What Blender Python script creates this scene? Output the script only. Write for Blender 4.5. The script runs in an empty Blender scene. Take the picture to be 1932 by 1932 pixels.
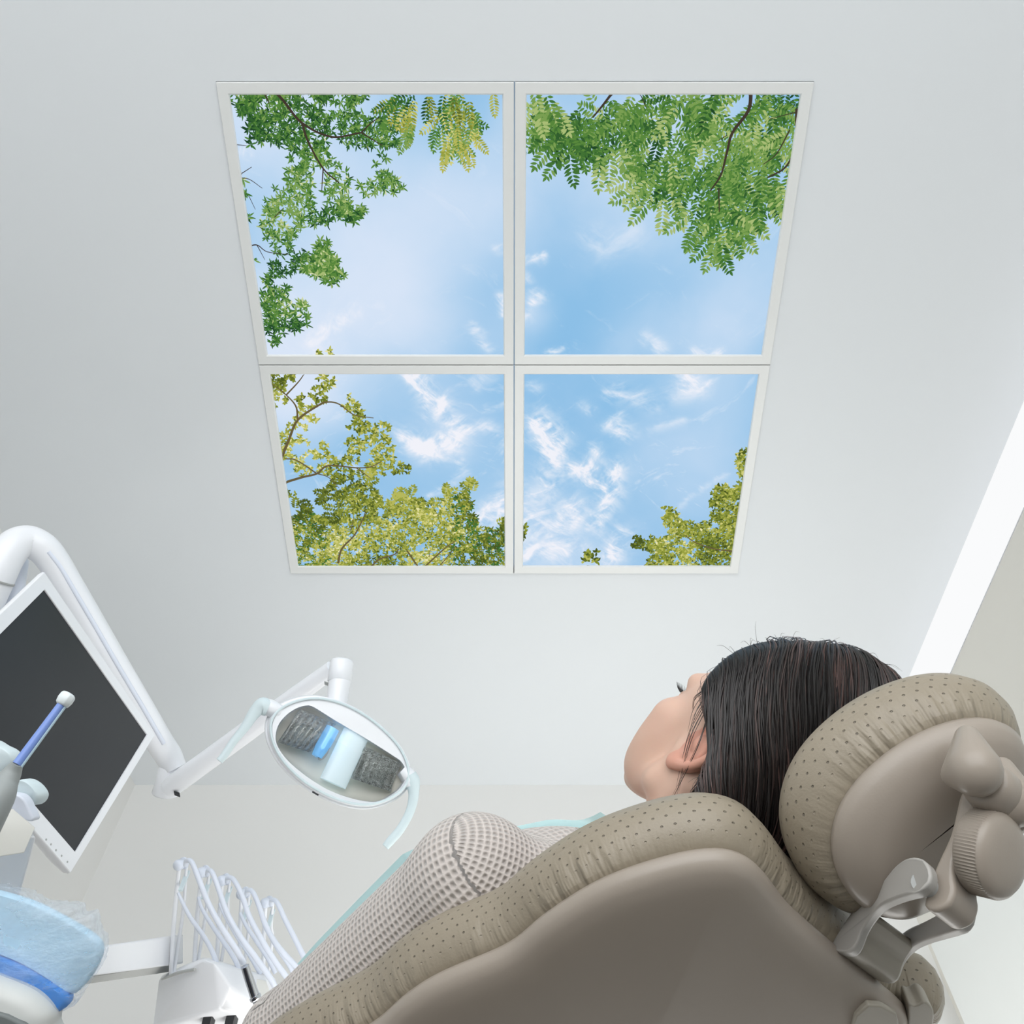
import bpy, bmesh, math, random
import numpy as np
from mathutils import Vector, Matrix

random.seed(7)
rng = np.random.default_rng(11)
SC = bpy.context.scene
COL = SC.collection
PI = math.pi

# ------------------------------------------------------------------ camera model
CZ = 0.50                                   # camera height above the floor
TH = math.radians(58.9)
CT, ST = math.cos(TH), math.sin(TH)
FPX = 1727.0
CEIL = CZ + 2.02
CAM = np.array([0.0, 0.0, CZ])


def ray(px, py):
    u, v = px - 966.0, 966.0 - py
    return np.array([u, FPX * CT - v * ST, FPX * ST + v * CT])


def W(px, py, zc):
    return CAM + ray(px, py) * (zc / FPX)


def hit(px, py, P, N):
    d = ray(px, py)
    P = np.asarray(P, float); N = np.asarray(N, float)
    return CAM + d * (((P - CAM) @ N) / (d @ N))


def unit(v):
    v = np.asarray(v, float)
    return v / np.linalg.norm(v)


cam_d = bpy.data.cameras.new('camera')
cam = bpy.data.objects.new('camera', cam_d)
COL.objects.link(cam)
cam.location = CAM
cam.rotation_euler = (PI / 2 + TH, 0, 0)
cam_d.sensor_width = 36.0
cam_d.lens = 36.0 * FPX / 1932.0
cam_d.clip_start = 0.02
SC.camera = cam

# ------------------------------------------------------------------ materials


def lin(c):
    c = np.asarray(c, float) / 255.0
    return np.where(c <= 0.04045, c / 12.92, ((c + 0.055) / 1.055) ** 2.4)


class NT:
    def __init__(s, name):
        s.m = bpy.data.materials.new(name)
        s.m.use_nodes = True
        s.t = s.m.node_tree
        s.b = s.t.nodes['Principled BSDF']
        s.out = s.t.nodes['Material Output']

    def n(s, typ, **kw):
        nd = s.t.nodes.new(typ)
        for k, v in kw.items():
            if k in ('operation', 'data_type', 'attribute_name', 'feature', 'blend_type', 'noise_dimensions', 'wave_type', 'distance', 'interpolation_type'):
                setattr(nd, k, v)
            else:
                nd.inputs[k.replace('_', ' ')].default_value = v
        return nd

    def l(s, a, b):
        s.t.links.new(a, b)

    def math(s, op, a, b=None, c=None):
        nd = s.t.nodes.new('ShaderNodeMath'); nd.operation = op
        for i, x in enumerate((a, b, c)):
            if x is None:
                continue
            if hasattr(x, 'is_linked'):
                s.l(x, nd.inputs[i])
            else:
                nd.inputs[i].default_value = x
        return nd.outputs[0]

    def bump(s, height, strength=0.3, dist=0.002, normal=None):
        nd = s.t.nodes.new('ShaderNodeBump')
        nd.inputs['Strength'].default_value = strength
        nd.inputs['Distance'].default_value = dist
        s.l(height, nd.inputs['Height'])
        if normal is not None:
            s.l(normal, nd.inputs['Normal'])
        return nd.outputs[0]

    def noise(s, scale, vec=None, detail=3.0, rough=0.5, out='Fac'):
        nd = s.t.nodes.new('ShaderNodeTexNoise')
        nd.inputs['Scale'].default_value = scale
        nd.inputs['Detail'].default_value = detail
        nd.inputs['Roughness'].default_value = rough
        if vec is not None:
            s.l(vec, nd.inputs['Vector'])
        return nd.outputs[out]

    def obj(s):
        return s.t.nodes.new('ShaderNodeTexCoord').outputs['Object']

    def mixc(s, fac, c1, c2):
        nd = s.t.nodes.new('ShaderNodeMix'); nd.data_type = 'RGBA'
        if hasattr(fac, 'is_linked'):
            s.l(fac, nd.inputs[0])
        else:
            nd.inputs[0].default_value = fac
        for i, c in ((6, c1), (7, c2)):
            if hasattr(c, 'is_linked'):
                s.l(c, nd.inputs[i])
            else:
                nd.inputs[i].default_value = (*c, 1)
        return nd.outputs[2]

    def ramp(s, fac, stops):
        nd = s.t.nodes.new('ShaderNodeValToRGB')
        e = nd.color_ramp.elements
        while len(e) < len(stops):
            e.new(0.5)
        for el, (p, c) in zip(e, stops):
            el.position = p
            el.color = (*c, 1) if len(c) == 3 else c
        s.l(fac, nd.inputs[0])
        return nd.outputs[0]


def simple(name, col, rough=0.4, metal=0.0, noise=0.02, nscale=6.0, bump=0.0, bscale=300.0, spec=0.5, coat=0.0, subsurf=0.0):
    """plain surface with a slight procedural tone variation and optional fine grain"""
    k = NT(name)
    c = lin(col)
    oc = k.obj()
    f = k.noise(nscale, oc)
    k.l(k.mixc(f, c * (1 - noise), np.minimum(c * (1 + noise), 1)), k.b.inputs['Base Color'])
    k.b.inputs['Roughness'].default_value = rough
    k.b.inputs['Metallic'].default_value = metal
    k.b.inputs['Specular IOR Level'].default_value = spec
    k.b.inputs['Coat Weight'].default_value = coat
    if subsurf:
        k.b.inputs['Subsurface Weight'].default_value = subsurf
        k.b.inputs['Subsurface Radius'].default_value = (0.012, 0.005, 0.003)
    if bump:
        k.l(k.bump(k.noise(bscale, oc, 4), bump, 0.001), k.b.inputs['Normal'])
    return k.m


M = {}
M['ceiling'] = simple('ceiling_paint', (213, 217, 220), 0.9, noise=0.006, nscale=1.5, bump=0.05, bscale=180, spec=0.2)
M['wall'] = simple('wall_paint', (213, 213, 211), 0.9, noise=0.006, nscale=1.5, bump=0.05, bscale=180, spec=0.2)
M['wall_warm'] = simple('wall_paint_warm', (205, 203, 196), 0.9, noise=0.006, nscale=1.5, bump=0.05, bscale=180, spec=0.2)
M['floor'] = simple('floor_vinyl', (118, 116, 113), 0.45, noise=0.04, nscale=9)
M['frame'] = simple('panel_frame_white', (216, 218, 217), 0.35, noise=0.01)
M['gap'] = simple('dark_joint', (120, 122, 122), 0.8)
M['white'] = simple('white_plastic', (232, 234, 238), 0.28, noise=0.008, coat=0.2)
M['white_cool'] = simple('white_plastic_cool', (218, 224, 236), 0.28, noise=0.01, coat=0.2)
M['white_warm'] = simple('white_plastic_warm', (236, 235, 229), 0.3, noise=0.008, coat=0.2)
M['mint'] = simple('pale_silicone', (206, 220, 224), 0.45, noise=0.01)
M['dark_grey'] = simple('dark_grey_plastic', (112, 118, 118), 0.5)
M['pale_grey'] = simple('pale_grey_plastic', (206, 209, 207), 0.4)
M['grey'] = simple('grey_plastic', (170, 172, 170), 0.45)
M['dark'] = simple('dark_recess', (40, 42, 45), 0.5)
M['screen'] = simple('screen_glass', (44, 46, 49), 0.32, noise=0.05, nscale=4, spec=0.35)
M['chrome'] = simple('chrome', (205, 207, 212), 0.14, metal=1.0)
M['taupe'] = simple('taupe_plastic', (156, 146, 135), 0.34, noise=0.012, bump=0.06, bscale=500)
M['taupe2'] = simple('taupe_plastic_plate', (158, 152, 140), 0.42, noise=0.015, bump=0.04, bscale=400)
M['taupe_cool'] = simple('taupe_plastic_lever', (168, 165, 160), 0.4, noise=0.015)
def paper():
    k = NT('teal_paper')
    c = lin((216, 246, 246))
    d = k.n('ShaderNodeBsdfDiffuse'); t = k.n('ShaderNodeBsdfTranslucent')
    col = k.mixc(k.noise(40.0, k.obj()), c * .96, np.minimum(c * 1.04, 1))
    k.l(col, d.inputs[0]); k.l(col, t.inputs[0])
    mx = k.n('ShaderNodeMixShader'); mx.inputs[0].default_value = .75
    k.l(d.outputs[0], mx.inputs[1]); k.l(t.outputs[0], mx.inputs[2]); k.l(mx.outputs[0], k.out.inputs['Surface'])
    return k.m


M['teal'] = paper()
M['trouser'] = simple('dark_trousers', (60, 64, 78), 0.85, bump=0.3, bscale=500)
M['shoe'] = simple('white_shoe', (225, 223, 220), 0.6)
M['eye'] = simple('eye_white', (232, 228, 224), 0.15, noise=0.01)
M['lash'] = simple('eyelash_black', (22, 20, 20), 0.6)


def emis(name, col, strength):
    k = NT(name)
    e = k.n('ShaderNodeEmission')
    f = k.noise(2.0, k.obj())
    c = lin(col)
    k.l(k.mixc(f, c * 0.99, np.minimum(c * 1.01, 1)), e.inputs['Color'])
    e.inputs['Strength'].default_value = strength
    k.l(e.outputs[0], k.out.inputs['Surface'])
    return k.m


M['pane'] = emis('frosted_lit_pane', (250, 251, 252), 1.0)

# leather with seam puckers and rows of perforations (pattern runs along the rim: x = length along rim, y = distance from the seam)
def leather(name, col):
    k = NT(name)
    at = k.n('ShaderNodeAttribute', attribute_name='rim')
    sep = k.n('ShaderNodeSeparateXYZ'); k.l(at.outputs['Vector'], sep.inputs[0])
    u, v = sep.outputs[0], sep.outputs[1]
    # perforations: staggered dots
    P = 0.0086
    row = k.math('FLOOR', k.math('DIVIDE', v, P))
    odd = k.math('MULTIPLY', k.math('MODULO', row, 2.0), 0.5)
    fu = k.math('SUBTRACT', k.math('FRACT', k.math('ADD', k.math('DIVIDE', u, P * 1.25), odd)), 0.5)
    fv = k.math('SUBTRACT', k.math('FRACT', k.math('DIVIDE', v, P)), 0.5)
    d = k.math('SQRT', k.math('ADD', k.math('MULTIPLY', fu, fu), k.math('MULTIPLY', fv, fv)))
    dot = k.n('ShaderNodeMapRange', From_Min=0.06, From_Max=0.12, To_Min=1.0, To_Max=0.0); k.l(d, dot.inputs[0])
    msk = k.n('ShaderNodeMapRange', From_Min=0.020, From_Max=0.026, To_Min=0.0, To_Max=1.0); k.l(v, msk.inputs[0])
    dots = k.math('MULTIPLY', dot.outputs[0], msk.outputs[0])
    # puckers near the seam
    cmb = k.n('ShaderNodeCombineXYZ')
    k.l(k.math('MULTIPLY', u, 90.0), cmb.inputs[0]); k.l(k.math('MULTIPLY', v, 16.0), cmb.inputs[1])
    puck = k.noise(1.0, cmb.outputs[0], 2.0)
    cm2 = k.n('ShaderNodeCombineXYZ'); k.l(k.math('MULTIPLY', u, 7.0), cm2.inputs[0])
    where = k.n('ShaderNodeMapRange', From_Min=0.42, From_Max=0.62, To_Min=0.0, To_Max=1.0); k.l(k.noise(1.0, cm2.outputs[0], 1.0), where.inputs[0])
    near = k.n('ShaderNodeMapRange', From_Min=0.012, From_Max=0.045, To_Min=1.0, To_Max=0.0); k.l(v, near.inputs[0])
    pk = k.math('MULTIPLY', puck, k.math('MULTIPLY', near.outputs[0], k.math('ADD', where.outputs[0], 0.15)))
    grain = k.noise(420.0, k.obj(), 3.0)
    h = k.math('ADD', k.math('MULTIPLY', pk, 2.6), k.math('ADD', k.math('MULTIPLY', dots, -0.55), k.math('MULTIPLY', grain, 0.07)))
    k.l(k.bump(h, 0.8, 0.005), k.b.inputs['Normal'])
    c = lin(col)
    base = k.mixc(k.noise(14.0, k.obj()), c * 0.96, c * 1.04)
    k.l(k.mixc(k.math('MULTIPLY', dots, 0.55), base, c * 0.35), k.b.inputs['Base Color'])
    k.b.inputs['Roughness'].default_value = 0.42
    return k.m


M['leather'] = leather('perforated_leather', (148, 138, 121))


def knit():
    k = NT('waffle_knit')
    at = k.n('ShaderNodeAttribute', attribute_name='knit')
    sep = k.n('ShaderNodeSeparateXYZ'); k.l(at.outputs['Vector'], sep.inputs[0])
    P1, P2 = 0.0066, 0.0078
    wob = k.math('MULTIPLY', k.math('SUBTRACT', k.noise(30.0, k.obj(), 2.0), 0.5), 0.5)
    a = k.math('ADD', k.math('MULTIPLY', sep.outputs[0], 2 * PI / P1), wob)
    b = k.math('ADD', k.math('MULTIPLY', sep.outputs[1], 2 * PI / P2), wob)
    sa = k.math('MULTIPLY', k.math('ADD', k.math('SINE', a), 1.0), 0.5)
    sb = k.math('MULTIPLY', k.math('ADD', k.math('SINE', b), 1.0), 0.5)
    hole = k.math('MULTIPLY', k.math('POWER', sa, 0.8), k.math('POWER', sb, 0.9))
    fuzz = k.noise(900.0, k.obj(), 3.0)
    h = k.math('SUBTRACT', k.math('MULTIPLY', fuzz, 0.18), hole)
    k.l(k.bump(h, 1.0, 0.0024), k.b.inputs['Normal'])
    c = lin((203, 195, 189))
    k.l(k.mixc(k.math('MULTIPLY', hole, 0.6), c, lin((146, 137, 131))), k.b.inputs['Base Color'])  # shade inside the dimples is put into the base colour
    k.b.inputs['Roughness'].default_value = 0.95
    k.b.inputs['Sheen Weight'].default_value = 0.4
    k.b.inputs['Specular IOR Level'].default_value = 0.1
    return k.m


M['knit'] = knit()


def skin():
    k = NT('skin')
    at = k.n('ShaderNodeAttribute', attribute_name='tint')
    oc = k.obj()
    base = k.mixc(k.noise(18.0, oc, 4), lin((206, 170, 150)), lin((216, 183, 165)))
    c = k.mixc(at.outputs['Fac'], base, lin((205, 132, 112)))
    k.l(c, k.b.inputs['Base Color'])
    k.b.inputs['Roughness'].default_value = 0.48
    k.b.inputs['Subsurface Weight'].default_value = 0.15
    k.b.inputs['Subsurface Radius'].default_value = (0.012, 0.005, 0.003)
    k.b.inputs['Specular IOR Level'].default_value = 0.35
    k.l(k.bump(k.noise(700.0, oc, 3), 0.06, 0.001), k.b.inputs['Normal'])
    return k.m


M['skin'] = skin()


def hair_mat():
    k = NT('brown_hair')
    at = k.n('ShaderNodeAttribute', attribute_name='tint')
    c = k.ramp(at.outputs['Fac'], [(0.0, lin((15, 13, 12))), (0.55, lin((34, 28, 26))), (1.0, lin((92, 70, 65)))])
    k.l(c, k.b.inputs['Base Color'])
    k.b.inputs['Roughness'].default_value = 0.42
    k.b.inputs['Specular IOR Level'].default_value = 0.45
    return k.m


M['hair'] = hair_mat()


def film_mat(name, col, alpha, rough=0.2, scale=26.0):
    """thin crinkled see-through plastic"""
    k = NT(name)
    oc = k.obj()
    mp = k.n('ShaderNodeMapping'); k.l(oc, mp.inputs['Vector'])
    mp.inputs['Scale'].default_value = (1.0, 2.6, 1.0)
    h = k.noise(scale, mp.outputs[0], 5, 0.65)
    nrm = k.bump(h, 0.9, 0.012)
    k.l(nrm, k.b.inputs['Normal'])
    k.b.inputs['Base Color'].default_value = (*lin(col), 1)
    k.b.inputs['Roughness'].default_value = rough
    tr = k.n('ShaderNodeBsdfTransparent')
    tr.inputs['Color'].default_value = (*(lin(col) * 0.5 + 0.5), 1)
    mx = k.n('ShaderNodeMixShader')
    f = k.ramp(h, [(0.35, (alpha * 0.45,) * 3), (0.7, (min(1, alpha * 1.6),) * 3)])
    tl = k.n('ShaderNodeBsdfTranslucent'); tl.inputs['Color'].default_value = (*lin(col), 1)
    m2 = k.n('ShaderNodeMixShader'); m2.inputs[0].default_value = .55
    k.l(k.b.outputs[0], m2.inputs[1]); k.l(tl.outputs[0], m2.inputs[2])
    k.l(f, mx.inputs[0]); k.l(tr.outputs[0], mx.inputs[1]); k.l(m2.outputs[0], mx.inputs[2])
    k.l(mx.outputs[0], k.out.inputs['Surface'])
    return k.m


M['wrap'] = film_mat('clear_wrap', (244, 249, 255), 0.32, 0.25, 16.0)


def glass_mat():
    k = NT('lamp_cover_glass')
    gl = k.n('ShaderNodeBsdfGlossy'); gl.inputs['Roughness'].default_value = 0.03
    tr = k.n('ShaderNodeBsdfTransparent'); tr.inputs['Color'].default_value = (0.985, 0.99, 0.99, 1)
    fr = k.n('ShaderNodeFresnel'); fr.inputs['IOR'].default_value = 1.45
    mx = k.n('ShaderNodeMixShader')
    k.l(fr.outputs[0], mx.inputs[0]); k.l(tr.outputs[0], mx.inputs[1]); k.l(gl.outputs[0], mx.inputs[2])
    k.l(mx.outputs[0], k.out.inputs['Surface'])
    return k.m


M['glass'] = glass_mat()


def reflector_mat():
    k = NT('faceted_reflector')
    at = k.n('ShaderNodeAttribute', attribute_name='rim')
    mp = k.n('ShaderNodeMapping'); k.l(at.outputs['Vector'], mp.inputs['Vector'])
    mp.inputs['Scale'].default_value = (26.0, 7.0, 1.0)
    h = k.noise(1.0, mp.outputs[0], 3.0, 0.7)
    br = k.n('ShaderNodeTexBrick'); k.l(at.outputs['Vector'], br.inputs['Vector'])
    br.inputs['Scale'].default_value = 9.0
    br.inputs['Mortar Size'].default_value = 0.03
    hh = k.math('ADD', h, k.math('MULTIPLY', br.outputs['Fac'], 0.5))
    k.l(k.bump(hh, 1.0, 0.018), k.b.inputs['Normal'])
    k.b.inputs['Metallic'].default_value = 1.0
    k.b.inputs['Roughness'].default_value = 0.12
    k.b.inputs['Base Color'].default_value = (0.86, 0.88, 0.86, 1)
    return k.m


M['reflector'] = reflector_mat()
M['cyan_tube'] = simple('cyan_bulb_tube', (150, 200, 230), 0.15, noise=0.2, nscale=20)
M['pale_tube'] = simple('pale_blue_tube', (236, 246, 250), 0.2, noise=0.05)
for nm_, col_, st_ in (('cyan_tube', (60, 150, 225), .45), ('pale_tube', (200, 226, 236), .32)):
    bb_ = M[nm_].node_tree.nodes['Principled BSDF']
    bb_.inputs['Emission Color'].default_value = (*lin(col_), 1)
    bb_.inputs['Emission Strength'].default_value = st_
M['lamp_tray'] = simple('lamp_inner_tray', (244, 241, 232), 0.35, noise=0.02)
M['stem_rim'] = simple('pale_tip', (222, 230, 232), 0.35)
M['tube_blue'] = simple('blue_light_guide', (120, 148, 214), 0.25, noise=0.06)
M['tube_clear'] = simple('clear_sleeve', (176, 202, 216), 0.2, noise=0.05)
M['taupe_grip'] = simple('grey_grip', (150, 156, 156), 0.5, noise=0.05)
M['blue_tray'] = simple('light_blue_tray', (198, 230, 250), 0.5, noise=0.10, nscale=9)
M['blue_deep'] = simple('deep_blue_tray', (0, 132, 222), 0.4, noise=0.15, nscale=14)
M['lamp_lens'] = M['glass']

# ------------------------------------------------------------------ object helpers


def tag(o, label=None, cat=None, group=None, kind=None):
    for kk, v in (('label', label), ('category', cat), ('group', group), ('kind', kind)):
        if v:
            o[kk] = v
    return o


def thing(name, label, cat, loc=(0, 0, 0), mat=None, group=None):
    o = bpy.data.objects.new(name, None)
    COL.objects.link(o)
    o.empty_display_size = 0.05
    o.matrix_world = mat if mat is not None else Matrix.Translation(Vector(loc))
    tag(o, label, cat, group)
    return o


WM = {}


def obj(name, verts, faces, mat, parent=None, smooth=True, attrs=None, label=None, local=False, bevel=0.0, seg=3, recalc=True, angle=40):
    """link one mesh object; verts are world coordinates unless local"""
    me = bpy.data.meshes.new(name)
    V = np.asarray(verts, float).reshape(-1, 3)
    if parent is not None and not local:
        root = parent
        Mx = Matrix.Identity(4)
        while root is not None:
            Mx = root.matrix_basis @ Mx
            root = root.parent
        Mi = np.array(Mx.inverted())
        V = V @ Mi[:3, :3].T + Mi[:3, 3]
    me.from_pydata(V.tolist(), [], [list(map(int, f)) for f in faces])
    if attrs:
        for an, (typ, data) in attrs.items():
            at = me.attributes.new(an, typ, 'POINT')
            key = 'vector' if typ == 'FLOAT_VECTOR' else ('color' if typ == 'FLOAT_COLOR' else 'value')
            at.data.foreach_set(key, np.asarray(data, np.float32).ravel())
    if recalc:
        bm = bmesh.new(); bm.from_mesh(me)
        bmesh.ops.recalc_face_normals(bm, faces=bm.faces)
        bm.to_mesh(me); bm.free()
    me.polygons.foreach_set('use_smooth', [smooth] * len(me.polygons))
    for mm in (mat if isinstance(mat, (list, tuple)) else [mat]):
        me.materials.append(mm)
    o = bpy.data.objects.new(name, me)
    COL.objects.link(o)
    if parent is not None:
        o.parent = parent
    if bevel:
        b = o.modifiers.new('bevel', 'BEVEL'); b.width = bevel; b.segments = seg
        b.limit_method = 'ANGLE'; b.angle_limit = math.radians(angle); b.harden_normals = False
        if smooth:
            try:
                me.set_sharp_from_angle(angle=math.radians(50))
            except Exception:
                pass
    elif smooth:
        try:
            me.set_sharp_from_angle(angle=math.radians(60))
        except Exception:
            pass
    if label:
        o['label'] = label
    return o


def smoothpath(pts, n=8, closed=False):
    P = [np.asarray(p, float) for p in pts]
    m = len(P)
    out = []
    rngi = range(m if closed else m - 1)
    for i in rngi:
        p1, p2 = P[i], P[(i + 1) % m]
        p0 = P[i - 1] if (i > 0 or closed) else 2 * p1 - p2
        p3 = P[(i + 2) % m] if (i + 2 < m or closed) else 2 * p2 - p1
        for k in range(n):
            t = k / n
            out.append(0.5 * ((2 * p1) + (p2 - p0) * t + (2 * p0 - 5 * p1 + 4 * p2 - p3) * t * t + (3 * p1 - p0 - 3 * p2 + p3) * t ** 3))
    if not closed:
        out.append(P[-1])
    return np.array(out)


def resample(P, n, closed=True):
    P = np.asarray(P, float)
    Q = np.vstack([P, P[:1]]) if closed else P
    d = np.r_[0, np.cumsum(np.linalg.norm(np.diff(Q, axis=0), axis=1))]
    t = np.linspace(0, d[-1], n + 1)[:-1] if closed else np.linspace(0, d[-1], n)
    return np.stack([np.interp(t, d, Q[:, i]) for i in range(Q.shape[1])], 1)


class MB:
    """collects shapes for one mesh"""

    def __init__(s):
        s.v, s.f = [], []

    def add(s, V, Fc):
        o = len(s.v)
        s.v.extend(np.asarray(V, float).reshape(-1, 3).tolist())
        s.f.extend([[i + o for i in f] for f in Fc])
        return s

    def tube(s, pts, rad, n=16, smooth=0, cap=True, flat=1.0, up=None):
        P = smoothpath(pts, smooth) if smooth else np.asarray(pts, float)
        m = len(P)
        if np.isscalar(rad):
            Rr = np.full(m, rad)
        else:
            rr = np.asarray(rad, float)
            Rr = np.interp(np.linspace(0, 1, m), np.linspace(0, 1, len(rr)), rr)
        T = np.gradient(P, axis=0)
        T /= np.linalg.norm(T, axis=1)[:, None]
        a = np.asarray(up, float) if up is not None else (np.array([0, 0, 1.0]) if abs(T[0][2]) < 0.9 else np.array([1.0, 0, 0]))
        rings = []
        N = unit(a - T[0] * (a @ T[0]))
        for i in range(m):
            N = unit(N - T[i] * (N @ T[i]))
            Bn = np.cross(T[i], N)
            ang = np.arange(n) * 2 * PI / n
            rings.append(P[i] + Rr[i] * (np.cos(ang)[:, None] * N * flat + np.sin(ang)[:, None] * Bn))
        return s.loft(rings, cap)

    def loft(s, rings, cap=True, closed=True, capfirst=None, caplast=None):
        n = len(rings[0])
        V = np.vstack(rings)
        Fc = []
        for i in range(len(rings) - 1):
            for j in range(n if closed else n - 1):
                k = (j + 1) % n
                Fc.append([i * n + j, i * n + k, (i + 1) * n + k, (i + 1) * n + j])
        cf = cap if capfirst is None else capfirst
        cl = cap if caplast is None else caplast
        if cf:
            Fc.append(list(range(n))[::-1])
        if cl:
            Fc.append([(len(rings) - 1) * n + j for j in range(n)])
        return s.add(V, Fc)

    def ball(s, c, r, n=16, axes=None):
        c = np.asarray(c, float)
        r = np.ones(3) * r if np.isscalar(r) else np.asarray(r, float)
        A = np.eye(3) if axes is None else np.asarray(axes, float)
        V = [[0, 0, 1]]
        m = n // 2
        for i in range(1, m):
            t = PI * i / m
            for j in range(n):
                p = 2 * PI * j / n
                V.append([math.sin(t) * math.cos(p), math.sin(t) * math.sin(p), math.cos(t)])
        V.append([0, 0, -1])
        V = (np.array(V) * r) @ A + c
        Fc = [[0, 1 + j, 1 + (j + 1) % n] for j in range(n)]
        for i in range(m - 2):
            for j in range(n):
                a, b = 1 + i * n + j, 1 + i * n + (j + 1) % n
                Fc.append([a, a + n, b + n, b])
        e = len(V) - 1
        Fc += [[e, 1 + (m - 2) * n + (j + 1) % n, 1 + (m - 2) * n + j] for j in range(n)]
        return s.add(V, Fc)

    def lathe(s, c, axis, prof, n=32):
        """prof: list of (distance along axis, radius)"""
        ax = unit(axis)
        a = np.array([0, 0, 1.0]) if abs(ax[2]) < 0.9 else np.array([1.0, 0, 0])
        e1 = unit(np.cross(ax, a)); e2 = np.cross(ax, e1)
        ang = np.arange(n) * 2 * PI / n
        rings = [np.asarray(c) + ax * h + max(r, 1e-5) * (np.cos(ang)[:, None] * e1 + np.sin(ang)[:, None] * e2) for h, r in prof]
        return s.loft(rings)

    def prism(s, loop, vec):
        L = np.asarray(loop, float)
        return s.loft([L, L + np.asarray(vec, float)])

    def box(s, c, ex, ey, ez):
        c = np.asarray(c, float); ex, ey, ez = map(lambda q: np.asarray(q, float), (ex, ey, ez))
        V = [c + sx * ex + sy * ey + sz * ez for sz in (-1, 1) for sx, sy in ((-1, -1), (1, -1), (1, 1), (-1, 1))]
        return s.add(V, [[3, 2, 1, 0], [4, 5, 6, 7], [0, 1, 5, 4], [1, 2, 6, 5], [2, 3, 7, 6], [3, 0, 4, 7]])

    def hull(s, pts):
        bm = bmesh.new()
        for p in pts:
            bm.verts.new(p)
        bmesh.ops.convex_hull(bm, input=bm.verts)
        bmesh.ops.dissolve_limit(bm, angle_limit=0.03, verts=bm.verts, edges=bm.edges)
        loose = [v for v in bm.verts if not v.link_faces]
        bmesh.ops.delete(bm, geom=loose, context='VERTS')
        bm.verts.index_update()
        V = [list(v.co) for v in bm.verts]; Fc = [[v.index for v in f.verts] for f in bm.faces]
        bm.free()
        return s.add(V, Fc)

    def build(s, name, mat, parent=None, **kw):
        return obj(name, s.v, s.f, mat, parent, **kw)


# ------------------------------------------------------------------ implicit shapes (for the person)


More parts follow.
